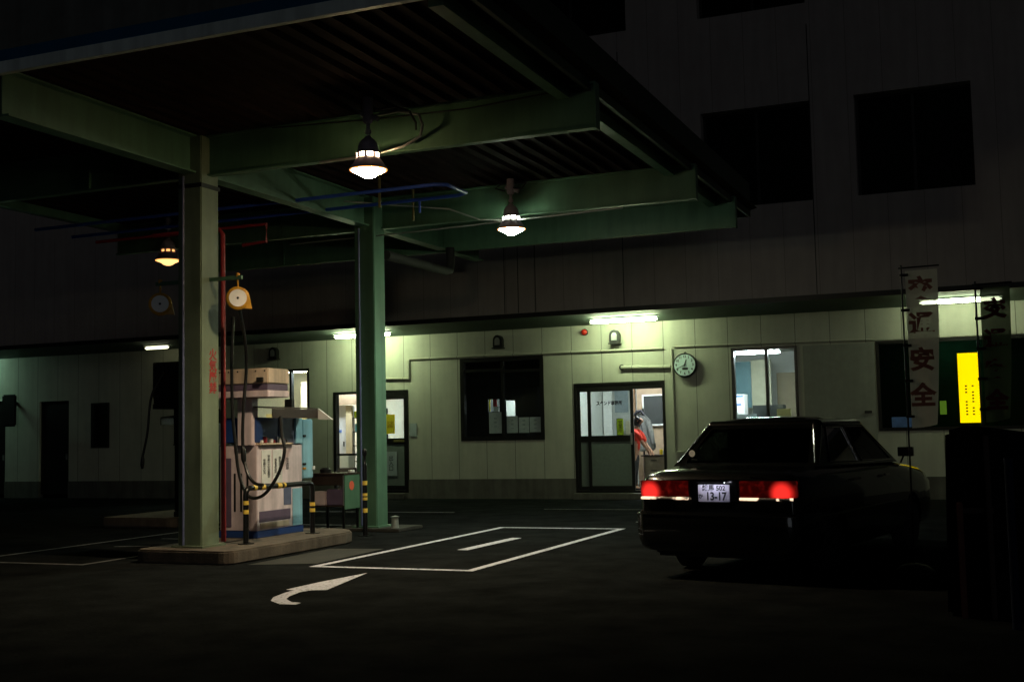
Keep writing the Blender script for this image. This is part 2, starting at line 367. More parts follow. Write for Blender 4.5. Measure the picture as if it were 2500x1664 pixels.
# purlins hung under the deck edge on both long sides
for xx in (-4.32, -14.1): box('edge_beam', green, xx-.07, xx+.07, 8.85, 20.5, 5.08, 5.205, cn)
box('fascia', dgreen, CX1-.05, CX1, CY0, CY1, 5.13, 5.72, cn)
box('fascia', dgreen, CX0, CX0+.05, CY0, CY1, 5.13, 5.72, cn)
box('fascia', dgreen, CX0+.052, CX1-.052, CY1-.05, CY1, 5.13, 5.72, cn)
fr = box('fascia', fascg, CX0+.052, CX1-.052, CY0, CY0+.05, 5.37, 6.0, cn)
box('lower_trim', fasc, CX0+.052, CX1-.052, CY0-.012, CY0+.05, 5.13, 5.25, fr)
box('blue_stripe', fascb, CX0+.052, CX1-.052, CY0-.004, CY0+.05, 5.252, 5.368, fr)
def column(y0, zb, gm):
    c = box('column', gm, -9.365, -9.015, y0, y0+.35, zb, 5.2, cn, bevel=0.012)
    box('base_plate', gm, -9.42, -8.96, y0-.055, y0+.405, zb, zb+.025, c)
    MB().tube([(-9.27, y0-.02, zb+.03), (-9.27, y0-.02, 4.7)], 0.016, 8).build('conduit', mat('conduit_blue', (0.10, 0.12, 0.22), 0.5), c)
    return c
c1 = column(11.825, 0.16, green_warm); c2 = column(16.12, 0.05, green)
lettering('火\n気\n厳\n禁', 0.15, redink, (-9.0125, 12.05, 2.28), (0,1,0), (0,0,1), c1, sx=1.05, bold=0.003, gap=0.92)
box('strap', darktrim, -9.38, -9.0, 11.81, 12.19, 4.55, 4.6, c1)

# pipes under the canopy
def pipe(name, m, pts, r, label, cat='pipe', group=None, n=10):
    o = MB().tube(pts, r, n).build(name, m, smooth=True); return tag(o, label, cat, group)
pipe('blue_pipe', bluepipe, [(-14.0,14.2,4.80),(-7.0,14.2,4.815),(-6.85,14.3,4.815),(-6.85,14.9,4.815),(-7.0,15.0,4.81),(-14.0,15.0,4.80)], 0.026, 'blue pipe loop running in two parallel lines below the canopy')
pipe('drop_pipe', bluepipe, [(-7.63,15.0,4.785),(-7.63,15.0,4.62)], 0.017, 'short blue pipe hanging from the blue loop')
pipe('hanging_rod', yeldull, [(-7.95,14.4,5.2),(-7.95,14.4,4.62)], 0.02, 'dull yellow rod hanging under the warm near lamp', 'rod')
pipe('hanging_rod', yeldull, [(-8.25,16.0,5.2),(-8.25,16.0,4.72)], 0.02, 'shorter dull yellow rod hanging near the far column top', 'rod')
pipe('red_pipe', redpipe, [(-9.28,12.62,0.16),(-9.28,12.62,4.10),(-9.33,12.62,4.16),(-10.4,12.62,4.17)], 0.032, 'tall red riser pipe standing beside the near column')
pipe('red_pipe', redpipe, [(-12.6,14.0,4.46),(-9.95,14.0,4.47),(-9.55,14.0,4.47),(-9.55,14.0,4.22),(-9.95,14.0,4.2)], 0.024, 'thin red pipe with a square drop behind the near column top')
pipe('drain_pipe', tyre, [(-9.0,16.5,4.31),(-9.0,18.7,4.31),(-9.0,18.82,4.34),(-9.0,18.86,4.45),(-9.0,18.86,4.75)], 0.075, 'thick black drain pipe running from the far column to the back beam', n=14)
pipe('conduit', steel, [(-10.6,16.2,4.57),(-8.6,16.2,4.58),(-6.9,16.25,4.62),(-5.0,16.27,4.66)], 0.012, 'thin bright conduit passing the white lamp under the second beam', 'conduit')
pipe('conduit', steel, [(-9.0,15.2,4.95),(-7.6,15.9,4.82),(-7.2,16.15,4.66),(-6.85,16.25,4.64)], 0.012, 'thin bent conduit dropping to the white lamp', 'conduit')
pipe('conduit', steel, [(-7.3,11.8,4.66),(-6.6,11.78,4.66),(-6.2,11.79,4.72),(-5.98,11.8,4.82),(-5.95,11.8,4.95),(-6.0,11.8,5.07),(-6.25,11.8,5.14),(-6.6,11.8,5.12)], 0.016, 'bent conduit looping up beside the warm near lamp', 'conduit')
pipe('cable', rubber, [(-8.0,11.86,5.17),(-6.5,11.86,5.10),(-5.4,11.86,5.08),(-4.4,11.86,5.13)], 0.01, 'thin black cable along the top of the near beam', 'cable')

# pendant lamps
def lamp(x, y, z, label, em, slot, power, col, sc=1.0):
    t = thing('pendant_lamp', label, 'lamp', (x, y, ZD), 'explosion proof lamps hanging from the canopy')
    k = sc
    MB().lathe((x,y,z), [(.0,ZD-z),(.055,ZD-z),(.06,.66*k),(.06,.56*k),(.045,.53*k),(.0,.53*k)], 16).cyl((x+.03,y,z+.6*k),(x+.13,y,z+.56*k),.03,10).cyl((x-.03,y,z+.62*k),(x-.085,y,z+.64*k),.025,10).build('junction_box', lampgrey, t, smooth=True)
    MB().cyl((x,y,z+.535*k),(x,y,z+.40*k),.02).lathe((x,y,z+.43*k),[(.0,-.03),(.035,-.02),(.035,.02),(0,.03)],12).build('stem', lampgrey, t, smooth=True)
    MB().lathe((x,y,z), [(.0,.38),(.03,.38),(.042,.355),(.075,.335),(.100,.30),(.112,.255),(.118,.215),(.134,.20),(.136,.182),(.10,.178)], 28).build('housing', lampgrey, t, smooth=True)
    MB().lathe((x,y,z), [(.11,.172),(.116,.170),(.116,.144),(.11,.142)], 28).build('lamp_ring', slot, t, smooth=True)
    for q in range(8):
        a = 2*PI*q/8+.3; MB().box(x+.122*math.cos(a)-.012, x+.122*math.cos(a)+.012, y+.122*math.sin(a)-.012, y+.122*math.sin(a)+.012, z+.135, z+.18).build('cage_rib', lampgrey, t)
    # open skirt reflector
    vs = MB(); n = 32
    pr = [(.12,.14),(.145,.11),(.205,.02),(.215,.0),(.207,.0),(.197,.02),(.137,.105),(.11,.13)]
    for i in range(len(pr)-1):
        for q in range(n):
            a0, a1 = 2*PI*q/n, 2*PI*(q+1)/n
            P = lambda p, a: (x+p[0]*math.cos(a), y+p[0]*math.sin(a), z+p[1])
            vs.quad(P(pr[i],a0), P(pr[i],a1), P(pr[i+1],a1), P(pr[i+1],a0))
    vs.build('reflector', lampgrey, t, smooth=True)
    MB().lathe((x,y,z), [(.0,.04),(.193,.018),(.198,.004),(.17,-.022),(.12,-.042),(.085,-.07),(.045,-.088),(0,-.092)], 32).build('globe', em, t, smooth=True)
    MB().tube([(x+.199*math.cos(2*PI*q/32), y+.199*math.sin(2*PI*q/32), z-.002) for q in range(33)], .011, 8).build('halo_ring', haloglow, t, smooth=True)  # added glowing ring imitating the orange halo around the lamp
    ld = bpy.data.lights.new('bulb', 'SPOT'); ld.energy = power; ld.color = col; ld.spot_size = math.radians(138); ld.spot_blend = 0.6; ld.shadow_soft_size = .07
    lo_ = bpy.data.objects.new('bulb', ld); C.objects.link(lo_); lo_.location = (x, y, z-.17); attach(lo_, t)
    cz = z+.66
    if sc > .99:
        MB().tube([(x+.1,y,cz),(x+.35,y-.0,cz+.01),(x+.52,y,cz-.06),(x+.60,y,cz-.2),(x+.6,y,cz-.28)], .013, 8).build('cable', rubber, t, smooth=True)
    else:
        MB().tube([(x+.05,y-.02,cz-.05),(x+.2,y-.06,cz-.08),(x+.27,y-.05,cz),(x+.1,y+.02,cz+.03),(x-.15,y,cz+.03),(x-.25,y,cz-.03),(x-.1,y,cz-.08)], .012, 8).build('cable', rubber, t, smooth=True)
    return t
lamp(-6.44, 11.42, 4.405, 'warm glowing lamp nearest the camera, hung before the first green beam', lamp_warm, slot_warm, 330, (1.0, .82, .56))
lamp(-6.68, 16.12, 4.47, 'bright white lamp hung before the second green beam', lamp_white, slot_white, 260, (.93, 1.0, .78), 0.99)
lamp(-13.05, 16.22, 4.50, 'amber glowing lamp left of the near column', lamp_amber, slot_amber, 12, (1.0, .55, .25), 0.99)

# hose balancers on arms from the near column
def balancer(s, label):
    cx = -9.19 + s*0.585; y = 12.0
    t = thing('hose_balancer', label, 'balancer', (cx, y, 3.4), 'spring balancers carrying the hoses')
    MB().box(min(-9.19+s*.17, cx+s*.06), max(-9.19+s*.17, cx+s*.06), y-.02, y+.02, 3.395, 3.44).build('arm', green, t)
    MB().tube([(cx,y,3.40),(cx,y,3.29)], .012, 8).lathe((cx,y,3.44),[(.0,-.02),(.025,-.015),(.025,.03),(0,.035)],12).build('hook', yelpaint, t)
    ca, sa = math.cos(.62), math.sin(.62)
    def turned(mb): mb.v = [(cx+(vx-cx)*ca-(vy-y)*sa, y+(vx-cx)*sa+(vy-y)*ca, vz) for vx, vy, vz in mb.v]; return mb
    turned(MB().lathe((cx,y,3.16), [(.0,-.06),(.12,-.06),(.14,-.045),(.145,0),(.14,.045),(.12,.06),(0,.06)], 32, 'y').add([(cx+.02,y-.04,3.04),(cx+.17,y-.04,3.03),(cx+.144,y-.04,3.17),(cx+.02,y+.04,3.04),(cx+.17,y+.04,3.03),(cx+.144,y+.04,3.17)],[(0,1,2),(3,5,4),(0,3,4,1),(1,4,5,2),(2,5,3,0)])).build('body', yelpaint, t, smooth=True)
    turned(MB().lathe((cx,y-.061,3.16), [(.0,0),(.106,0),(.106,-.006),(0,-.006)], 32, 'y')).build('label_disc', mat('label_white', (.92,.92,.92), .5, noise=.03), t)
    turned(MB().lathe((cx,y-.068,3.16), [(.0,0),(.015,0),(.013,-.006),(0,-.006)], 12, 'y')).build('spindle', ink, t)
    return t
balancer(1, 'yellow round balancer with a white disc hanging right of the near column')
balancer(-1, 'dim yellow round balancer hanging left of the near column')

# ------------------------------------------------------------------ dispenser
def hose(name, pts, r, label, nozzle=None):
    # smooth the path with a Catmull-Rom spline
    P = [Vector(p) for p in pts]; out = []
    for i in range(len(P)-1):
        a, b, c, dd = P[max(i-1,0)], P[i], P[i+1], P[min(i+2,len(P)-1)]
        for k in range(6):
            t = k/6; out.append(.5*((2*b)+(-a+c)*t+(2*a-5*b+4*c-dd)*t*t+(-a+3*b-3*c+dd)*t**3))
    out.append(P[-1])
    o = MB().tube(out, r, 8).build(name, rubber, smooth=True); tag(o, label, 'hose', 'black filling hoses')
    if nozzle: MB().tube(nozzle, [.02,.034,.034,.018], 10).build('coupling', rubber, o, smooth=True)
    return o
def dispenser(xf, y0, s, label, H=2.36):
    """xf: the face towards the bay, s: +1 faces right, -1 faces left"""
    X = lambda a: xf + s*a
    t = thing('gas_dispenser', label, 'fuel dispenser', (X(-.25), y0+.5, .16), 'gas dispensers on the islands')
    def bx(name, m, a0, a1, b0, b1, z0, z1, par=t, bevel=.008): return box(name, m, min(X(a0),X(a1)), max(X(a0),X(a1)), y0+b0, y0+b1, z0, z1, par, bevel)
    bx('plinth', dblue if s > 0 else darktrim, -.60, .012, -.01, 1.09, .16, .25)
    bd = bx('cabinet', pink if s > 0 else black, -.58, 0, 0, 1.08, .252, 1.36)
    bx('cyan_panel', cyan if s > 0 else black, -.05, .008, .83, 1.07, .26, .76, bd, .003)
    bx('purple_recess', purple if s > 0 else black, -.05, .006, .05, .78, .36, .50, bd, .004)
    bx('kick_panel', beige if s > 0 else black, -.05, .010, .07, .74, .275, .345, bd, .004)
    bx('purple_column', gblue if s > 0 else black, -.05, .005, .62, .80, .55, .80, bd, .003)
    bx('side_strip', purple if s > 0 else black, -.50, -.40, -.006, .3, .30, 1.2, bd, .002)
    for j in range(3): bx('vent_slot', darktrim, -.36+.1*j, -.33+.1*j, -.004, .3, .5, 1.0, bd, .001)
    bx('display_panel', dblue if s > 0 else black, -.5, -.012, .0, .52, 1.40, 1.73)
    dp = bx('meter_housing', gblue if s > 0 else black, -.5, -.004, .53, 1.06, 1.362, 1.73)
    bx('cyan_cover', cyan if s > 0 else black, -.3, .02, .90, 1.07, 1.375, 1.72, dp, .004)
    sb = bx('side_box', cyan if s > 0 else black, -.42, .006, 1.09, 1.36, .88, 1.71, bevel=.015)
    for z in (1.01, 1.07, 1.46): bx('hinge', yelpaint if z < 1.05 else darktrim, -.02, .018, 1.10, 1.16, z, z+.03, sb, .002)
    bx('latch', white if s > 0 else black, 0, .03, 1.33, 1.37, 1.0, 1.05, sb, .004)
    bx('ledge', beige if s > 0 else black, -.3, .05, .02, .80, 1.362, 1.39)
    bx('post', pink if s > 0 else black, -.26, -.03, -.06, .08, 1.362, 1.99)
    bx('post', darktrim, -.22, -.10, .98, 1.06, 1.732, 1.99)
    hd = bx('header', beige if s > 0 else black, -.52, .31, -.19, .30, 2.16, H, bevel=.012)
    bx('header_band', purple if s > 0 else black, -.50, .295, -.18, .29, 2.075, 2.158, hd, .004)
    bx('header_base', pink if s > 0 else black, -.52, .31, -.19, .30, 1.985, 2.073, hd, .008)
    for j in range(6): MB().lathe((X(-.44+.14*j), y0-.19, H-.035), [(.0,0),(.012,0),(.008,-.008),(0,-.008)], 10, 'y').build('rivet', darktrim, hd)
    bx('camera_box', darktrim, .16, .25, -.24, -.195, 2.18, 2.24, hd, .005)
    # sloped hood over the displays with a gable plate at its far end
    h = MB(); p = [(X(-.03),1.875),(X(.27),1.852),(X(.27),1.838),(X(-.03),1.86)]
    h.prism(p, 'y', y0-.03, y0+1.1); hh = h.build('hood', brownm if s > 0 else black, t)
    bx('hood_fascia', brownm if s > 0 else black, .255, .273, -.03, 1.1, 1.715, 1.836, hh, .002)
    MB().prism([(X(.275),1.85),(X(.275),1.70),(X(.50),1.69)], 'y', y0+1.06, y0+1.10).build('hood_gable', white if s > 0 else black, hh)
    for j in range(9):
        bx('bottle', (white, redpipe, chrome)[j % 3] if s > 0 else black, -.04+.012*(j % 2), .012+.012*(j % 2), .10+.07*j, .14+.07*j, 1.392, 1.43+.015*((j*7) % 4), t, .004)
    return t, bd
t1, body1 = dispenser(-9.1, 13.09, 1, 'pale pink and cyan gas dispenser on the island behind the near column')
# notices on the cabinet face
for yy, tx in ((13.30, '禁煙\n火気\n厳禁'), (13.56, '静電\n気除\n去')):
    nb = box('notice', paper, -9.098, -9.092, yy-.11, yy+.11, .86, 1.30, body1)
    for k in (-1, 1):
        lettering('\n'.join(tx.replace('\n', '')[:6] if k < 0 else tx.replace('\n', '')[:4]), 0.058, ink, (-9.0905, yy-k*.05, 1.08), (0,1,0), (0,0,1), body1, gap=.85)
lettering('注\n意', 0.09, ink, (-9.098, 13.80, 1.1), (0,1,0), (0,0,1), body1, gap=.9)
dispenser(-13.14, 16.5, -1, 'gas dispenser coloured black for shadow far left of the near column', 2.78)  # far copy: shade is put into the colours, every enamel part black

hose('filling_hose', [(-9.04,12.5,3.0),(-9.06,12.5,2.35),(-9.05,12.5,1.77),(-8.99,12.48,1.36),(-8.94,12.46,1.08),(-8.84,12.42,.86),(-8.72,12.38,.74),(-8.58,12.38,.73),(-8.45,12.4,.82),(-8.32,12.45,1.05),(-8.28,12.5,1.3),(-8.35,12.55,1.5),(-8.40,12.6,1.72)], .021, 'long black hose looping in front of the dispenser notices')
hose('filling_hose', [(-8.62,12.05,3.04),(-8.72,12.3,2.7),(-8.84,12.5,2.34),(-8.88,12.5,1.9),(-8.90,12.5,1.5),(-8.88,12.5,1.2),(-8.80,12.48,1.0),(-8.68,12.45,.90),(-8.55,12.43,.88)], .021, 'black hose hanging from the lit yellow balancer', [(-8.9,12.5,1.36),(-8.89,12.5,1.30),(-8.885,12.5,1.20),(-8.87,12.5,1.13)])
hose('filling_hose', [(-13.2,16.3,2.6),(-13.42,16.25,2.2),(-13.5,16.25,1.6),(-13.6,16.25,1.2)], .022, 'black hose hanging down left of the dark dispenser', [(-13.6,16.25,1.2),(-13.6,16.25,1.14),(-13.61,16.25,1.04),(-13.61,16.25,.98)])

# striped guard hoops
def hoop(name, x, y0, y1, zb, h, label, marks):
    r = .08; t = thing(name, label, 'guard rail', (x, (y0+y1)/2, zb), None)
    pts = [(x,y0,zb)]
    for k in range(6): a = math.radians(18*k); pts.append((x, y0+r*(1-math.cos(a)), zb+h-r+r*math.sin(a)))
    for k in range(6): a = math.radians(18*k); pts.append((x, y1-r+r*math.sin(a), zb+h-r+r*math.cos(a)))
    pts.append((x,y1,zb)); MB().tube(pts, .034, 14).build('pipe', black, t, smooth=True)
    for (a, c) in marks: MB().tube([a, c], .0365, 14).build('yellow_tape', tape, t, smooth=True)
    MB().box(x-.07,x+.07,y0-.07,y0+.07,zb,zb+.012).box(x-.07,x+.07,y1-.07,y1+.07,zb,zb+.012).build('foot_plate', black, t)
hx = -8.75
hoop('guard_hoop', hx, 12.35, 13.87, .16, .68, 'black guard hoop with yellow tape in front of the dispenser',
     [((hx,12.35,.64),(hx,12.35,.69)),((hx,12.35,.53),(hx,12.35,.58)),((hx,12.50,.84),(hx,12.56,.84)),((hx,12.66,.84),(hx,12.74,.84)),((hx,13.02,.84),(hx,13.11,.84)),((hx,13.16,.84),(hx,13.20,.84)),((hx,13.87,.53),(hx,13.87,.58)),((hx,13.87,.45),(hx,13.87,.50))])
gp = thing('guard_post', 'single black guard post with yellow tape bands before the far column', 'post', (-8.77,15.33,0))
MB().lathe((-8.77,15.33,0), [(0,0),(.034,0),(.034,1.02),(.028,1.06),(.02,1.075),(.02,1.16),(.034,1.18),(.034,1.25),(.02,1.27),(0,1.275)], 16).build('pipe', black, gp, smooth=True)
for za, zb in ((.74,.80),(.58,.62),(.52,.56),(.34,.40)): MB().cyl((-8.77,15.33,za),(-8.77,15.33,zb),.0365).build('yellow_tape', tape, gp, smooth=True)
MB().box(-8.85,-8.69,15.25,15.41,0,.012).build('foot_plate', black, gp)

# work stand beside the island
ws = thing('work_stand', 'dark brown steel stand with green side and red oval sticker behind the island', 'stand', (-9.75, 16.1, 0))
x0, x1, y0, y1 = -10.0, -9.46, 15.65, 16.1
x0 = -9.86; x1 = -9.30; y0 = 15.62; y1 = 16.06
box('top_board', brownm, x0-.02, x1+.02, y0-.02, y1+.02, .875, .905, ws, .004)
box('drawer', brownm, x0, x1, y0, y1, .72, .873, ws, .006)
box('shelf', brownm, x0, x1, y0, y1, .40, .42, ws)
sp = box('side_panel', green, x1+.003, x1+.018, y0, y1, .36, .87, ws, .003)
MB().lathe((x1+.0185, y0+.2, .71), [(0,0),(.07,0),(.07,.003),(0,.003)], 24, 'x').build('sticker', mat('sticker_red', (0.75, 0.13, 0.07), 0.5), sp)
box('edge_strip', steel, x1-.012, x1+.002, y0-.006, y0, .42, .872, ws)
for px, py in ((x0,y0),(x1-.03,y0),(x0,y1-.03),(x1-.03,y1-.03)): box('leg', black, px, px+.03, py, py+.03, 0, .40, ws)
tag(box('carton', mat('carton_pink', (0.62, 0.50, 0.50), 0.7), x0+.03, x0+.22, y0+.01, y0+.2, .422, .63, bevel=.004), 'small pale pink carton on the lower shelf of the brown stand', 'box')
tag(box('storage_bin', purple, x0+.24, x0+.52, y0+.03, y0+.3, .422, .66, bevel=.01), 'dark purple bin on the lower shelf of the brown stand', 'bin')
MB_ = MB().lathe((x0+.15,y0+.15,.905), [(0,0),(.08,0),(.09,.05),(.05,.08),(0,.08)], 16)
tag(MB_.build('cap', rubber, smooth=True), 'dark rounded cap lying on top of the brown stand', 'cap')
MB_ = MB().lathe((x1-.04,y0+.3,.905), [(0,0),(.05,0),(.05,.035),(0,.04)], 16)
tag(MB_.build('tape_roll', white, smooth=True), 'small pale roll on the right end of the brown stand', 'roll')
# small boot and cone by the far column
fb = MB().lathe((-8.72,16.15,0.0), [(.0,.0),(.11,.0),(.11,.02),(.06,.04),(.05,.2),(.07,.22),(0,.24)], 14)
tag(fb.build('extinguisher_stand', mat('stand_grey', (0.2,0.22,0.2), 0.6), smooth=True), 'small grey stand on the ground at the far column foot', 'stand')

# ------------------------------------------------------------------ office building
YF, YU = 24.4, 22.9
ob = thing('office_building', 'long cream panelled filling station office with dark upper storeys', 'building', (-14, 26, 0))
HS = {'d1':(-14.78,-12.79,.13,2.50), 'd2':(-8.72,-6.69,.13,2.49), 'w1':(-17.1,-15.45,1.3,3.1), 'big':(-11.45,-9.42,1.29,3.15),
      'w3':(-5.25,-3.90,1.25,3.10), 'right':(-2.37,0.9,1.33,3.10), 'fd':(-23.85,-22.85,.1,2.55), 'fw':(-22.1,-21.5,1.29,2.46), 'fd2':(-26.4,-25.05,.1,2.6)}
w = MB(); holes(w, -34, 5, 0.44, 3.75, YF, YF+.16, [(a,b,max(c,.4),e) for a,b,c,e in HS.values()])
w.build('wall', wallm, ob)
dd = MB()
xs = [-34, -26.4, -25.05, -23.85, -22.85, -14.78, -12.79, -8.72, -6.69, 5]
for i in range(0, len(xs), 2): dd.box(xs[i], xs[i+1], YF-.025, YF+.15, 0, .438)
dd.build('dado', dadom, ob)
for a, b in ((-14.78,-12.79),(-8.72,-6.69)): box('door_step', dadom, a+.003, b-.003, YF-.25, YF+.18, 0, .125, ob, .01)
MB().prism([(YU+.004,3.855),(YF-.003,3.752),(YF-.003,3.80),(YU+.004,3.90)], 'x', -34, 5).build('soffit', soffitm, ob)
box('eave_trim', darktrim, -34, 5, YU-.03, YU+.002, 3.84, 3.94, ob)
BAYS = [(-9.4, -6.86, 9.62, 12.9), (-5.37,-3.25,5.76,7.69), (-5.37,-3.25,9.62,12.9), (-2.42,-.35,5.76,7.69), (-2.42,-.35,9.62,12.9), (-16,-11,6.0,7.69)]
u = MB(); holes(u, -34, 5, 3.94, 16, YU, YU+.3, BAYS); u.build('upper_wall', upperm, ob)
for k, (a,b,c,e) in enumerate(BAYS):
    fb = frame(MB(), a, b, c, e, YU+.22, YU+.27, .05).box((a+b)/2-.025,(a+b)/2+.025,YU+.225,YU+.265,c+.05,e-.05).build('window', darktrim, ob)
    box('pane', darkglass, a+.05, b-.05, YU+.24, YU+.246, c+.05, e-.05, fb)
box('dark_backing', darktrim, -33, 4.5, YU+.6, YU+.7, 3.9, 15.9, ob)  # black sheet painting in the unlit depth behind the upper windows
for xx in (-7.06, -9.68, -9.37, -8.98, -3.24): box('joint_strip', darktrim, xx-.008, xx+.008, YU-.004, YU, 3.95, 9.2 if xx > -8 else 8.5, ob)
box('lintel_strip', wallm, -2.42, 1.0, YF-.03, YF-.002, 3.12, 3.19, ob)

# sliding door 2 (open right half)
f = frame(MB(), *HS['d2'], YF-.02, YF+.13, .05, .05)
f.box(-8.67,-6.74,YF,YF+.11,2.33,2.44)
d2 = f.build('sliding_door', alu, ob)
def leaf(par, x0, x1, y, z0, z1, zm, st=.09, upper=winglass, lower=frost):
    l = holes(MB(), x0, x1, z0, z1, y, y+.04, [(x0+st, x1-st, zm+.065, z1-st*.4), (x0+st, x1-st, z0+st*1.4, zm-.065)]).build('leaf', alu, par)
    box('upper_glass', upper, x0+st, x1-st, y+.017, y+.023, zm+.065, z1-st*.4, par)
    box('lower_glass', lower, x0+st, x1-st, y+.015, y+.025, z0+st*1.4, zm-.065, par)
    return l
leaf(d2, -8.67, -8.37, YF+.05, .18, 2.33, 1.285, .06)
leaf(d2, -8.42, -7.39, YF+.0, .18, 2.33, 1.285, .07)
box('handle', steel, -7.46, -7.42, YF-.03, YF-.005, 1.15, 1.40, d2, .006)
yg = YF-.004+.018
box('lime_sticker', limesign, -7.76, -7.62, YF+.004, YF+.010, 1.36, 1.70, d2)
lettering('営\n業\n所', .10, ink, (-7.69, YF+.003, 1.53), parent=d2, gap=.85)
box('white_sticker', paper, -7.57, -7.475, YF+.004, YF+.010, 1.37, 1.66, d2)
lettering('スタンド事務所', .095, ink, (-7.925, YF+.003, 2.04), parent=d2, bold=.004, sx=.88)
# sliding door 1
f = frame(MB(), *HS['d1'], YF-.02, YF+.13, .07, .06); f.box(-14.71,-12.86,YF,YF+.11,2.33,2.44) if False else None
d1 = f.build('sliding_door', alu, ob)
box('header_bar', alu, -13.72, -12.862, YF-.015, YF+.11, 2.32, 2.438, d1)
leaf(d1, -13.80, -12.862, YF+.05, .19, 2.318, 1.32, .075)
box('push_bar', alu, -14.69, -13.9, YF+.03, YF+.07, 1.0, 1.05, d1)
box('yellow_poster', yelprint, -13.42, -13.17, YF+.045, YF+.05, 1.49, 1.94, d1)
lettering('安全\n運転', .085, mat('ochre_ink', (0.35, 0.16, 0.01), .7), (-13.295, YF+.044, 1.70), parent=d1)
box('notice_paper', dpaper, -13.40, -13.13, YF+.045, YF+.05, .52, 1.08, d1)
lettering('出\n入\n口', .13, ink, (-13.28, YF+.044, .80), parent=d1, gap=.9)
box('name_plate', yeldull, -13.2, -12.93, YF+.03, YF+.049, 1.30, 1.35, d1)
# windows
def window(key, mull, t=.06, pane=winglass, y=YF+.0):
    a,b,c,e = HS[key]; f = frame(MB(), a, b, c, e, YF-.015, YF+.12, t)
    for mx in mull: f.box(mx-.03, mx+.03, YF+.0, YF+.10, c+t, e-t)
    o = f.build('window', alu, ob); box('pane', pane, a+t, b-t, YF+.05, YF+.056, c+t, e-t, o); return o
bw = window('big', [-10.42], .09)
box('transom', alu, -11.36, -10.452, YF+.0, YF+.10, 2.84, 2.90, bw); box('transom', alu, -10.388, -9.512, YF+.0, YF+.10, 2.80, 2.86, bw)
window('w1', [-15.98], .06); window('w3', [-4.53], .06); rw = window('right', [-1.45], .06, darkglass)
window('fw', [], .05, darkglass)
for k in ('fd', 'fd2'):
    a,b,c,e = HS[k]; o = box('door', alu, a, b, YF+.06, YF+.11, c, e, ob); box('handle', steel, b-.12, b-.09, YF+.02, YF+.06, 1.0, 1.15, o)
# pale sliding door panel right of the lit window
pd = box('panel_door', mat('panel_grey', (0.30,0.31,0.26), .7, noise=.08, dirt=.1), -3.78, -2.40, YF-.045, YF-.003, .12, 3.08, ob, .004); box('handle', alu, -2.62, -2.48, YF-.075, YF-.046, 1.69, 1.74, pd)

# rooms behind the glass
rm = thing('office_rooms', 'lit white office rooms seen through the open doors and windows', 'rooms', (-12, 27, .1))
box('room_floor', roomfloor, -22.5, 1.5, YF+.165, 28.9, .06, .12, rm)
box('ceiling', roomwall, -22.5, 1.5, YF+.165, 28.9, 3.25, 3.3, rm)
box('back_wall', roomwall, -22.5, 1.5, 28.5, 28.6, .122, 3.248, rm)
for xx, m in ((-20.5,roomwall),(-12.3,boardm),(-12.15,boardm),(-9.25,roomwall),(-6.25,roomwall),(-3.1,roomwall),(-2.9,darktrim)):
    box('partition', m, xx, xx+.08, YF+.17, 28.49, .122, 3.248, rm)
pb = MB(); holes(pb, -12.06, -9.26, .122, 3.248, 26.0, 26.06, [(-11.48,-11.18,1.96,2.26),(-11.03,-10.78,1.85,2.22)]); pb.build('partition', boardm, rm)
box('partition', mat('green_wall', (0.05,0.13,0.095), .8), -2.8, 1.4, 25.4, 25.45, .122, 3.248, rm)
added_dim = emis('added_dim_light', (.7,1.0,.8), 2.2)
rp = box('poster', yelprint, -12.0, -11.7, 26.62, 26.63, 1.98, 2.35, rm); box('red_mark', redink, -11.62, -11.52, 26.62, 26.63, 2.08, 2.3, rm); box('paper', paper, -11.60, -11.46, 26.6, 26.61, 1.90, 2.1, rm)
def ceil_light(x, y, L, label, m=room_tube, alongx=True, z=3.2):
    t = thing('ceiling_light', label, 'ceiling light', (x,y,z), 'fluorescent lights in the office rooms')
    a, b = (L/2, .1) if alongx else (.1, L/2)
    box('housing', white, x-a, x+a, y-b, y+b, z, z+.045, t); box('diffuser', m, x-a+.02, x+a-.02, y-b+.02, y+b-.02, z-.03, z-.002, t)
ceil_light(-17.1, 26.7, 1.2, 'ceiling tube seen in the window behind the dispenser', room_warm)
ceil_light(-15.4, 26.2, 1.2, 'ceiling tube inside the left doorway', room_tube)
ceil_light(-7.6, 25.6, 1.2, 'ceiling tube inside the door beside the clock', room_tube)
ceil_light(-11.3, 27.3, 1.2, 'ceiling tube behind the dark big window', room_tube)
ceil_light(-4.80, 24.95, .92, 'bright white tube at the top of the right lit window', emis('room_tube_bright', (.85,.95,1.0), 280), z=3.03)
ceil_light(-1.0, 24.95, 1.0, 'added dim light behind the dark right window', added_dim)  # light added so the dark right window shows its green wall
# furniture inside, left room
def item(name, m, dims, label, cat, bevel=.004): return tag(box(name, m, *dims, bevel=bevel), label, cat)
lk = thing('locker', 'tall white locker just inside the left doorway', 'locker', (-15.85,26.7,.12))
box('body', white, -16.1, -15.72, 26.55, 27.0, .12, 2.25, lk, .004); box('handle', alu, -15.80, -15.77, 26.53, 26.549, 1.2, 1.32, lk); box('label_plate', bluesign, -16.0, -15.85, 26.54, 26.549, 1.55, 1.62, lk)
item('door_panel', mat('cream', (0.62,0.52,0.32),.5), (-15.70,-15.52,26.5,26.56,.12,2.24), 'cream narrow panel beside the white locker', 'panel')
item('wood_panel', tan, (-16.4,-15.0,26.44,26.5,2.26,2.8), 'tan wooden board above the white locker', 'board')
sh = thing('shelf_rack', 'dark rack of teal and yellow goods inside the left doorway', 'shelf', (-15.2,26.8,.12))
box('back_panel', darktrim, -15.50,-14.7,26.9,26.92,.12,2.15, sh)
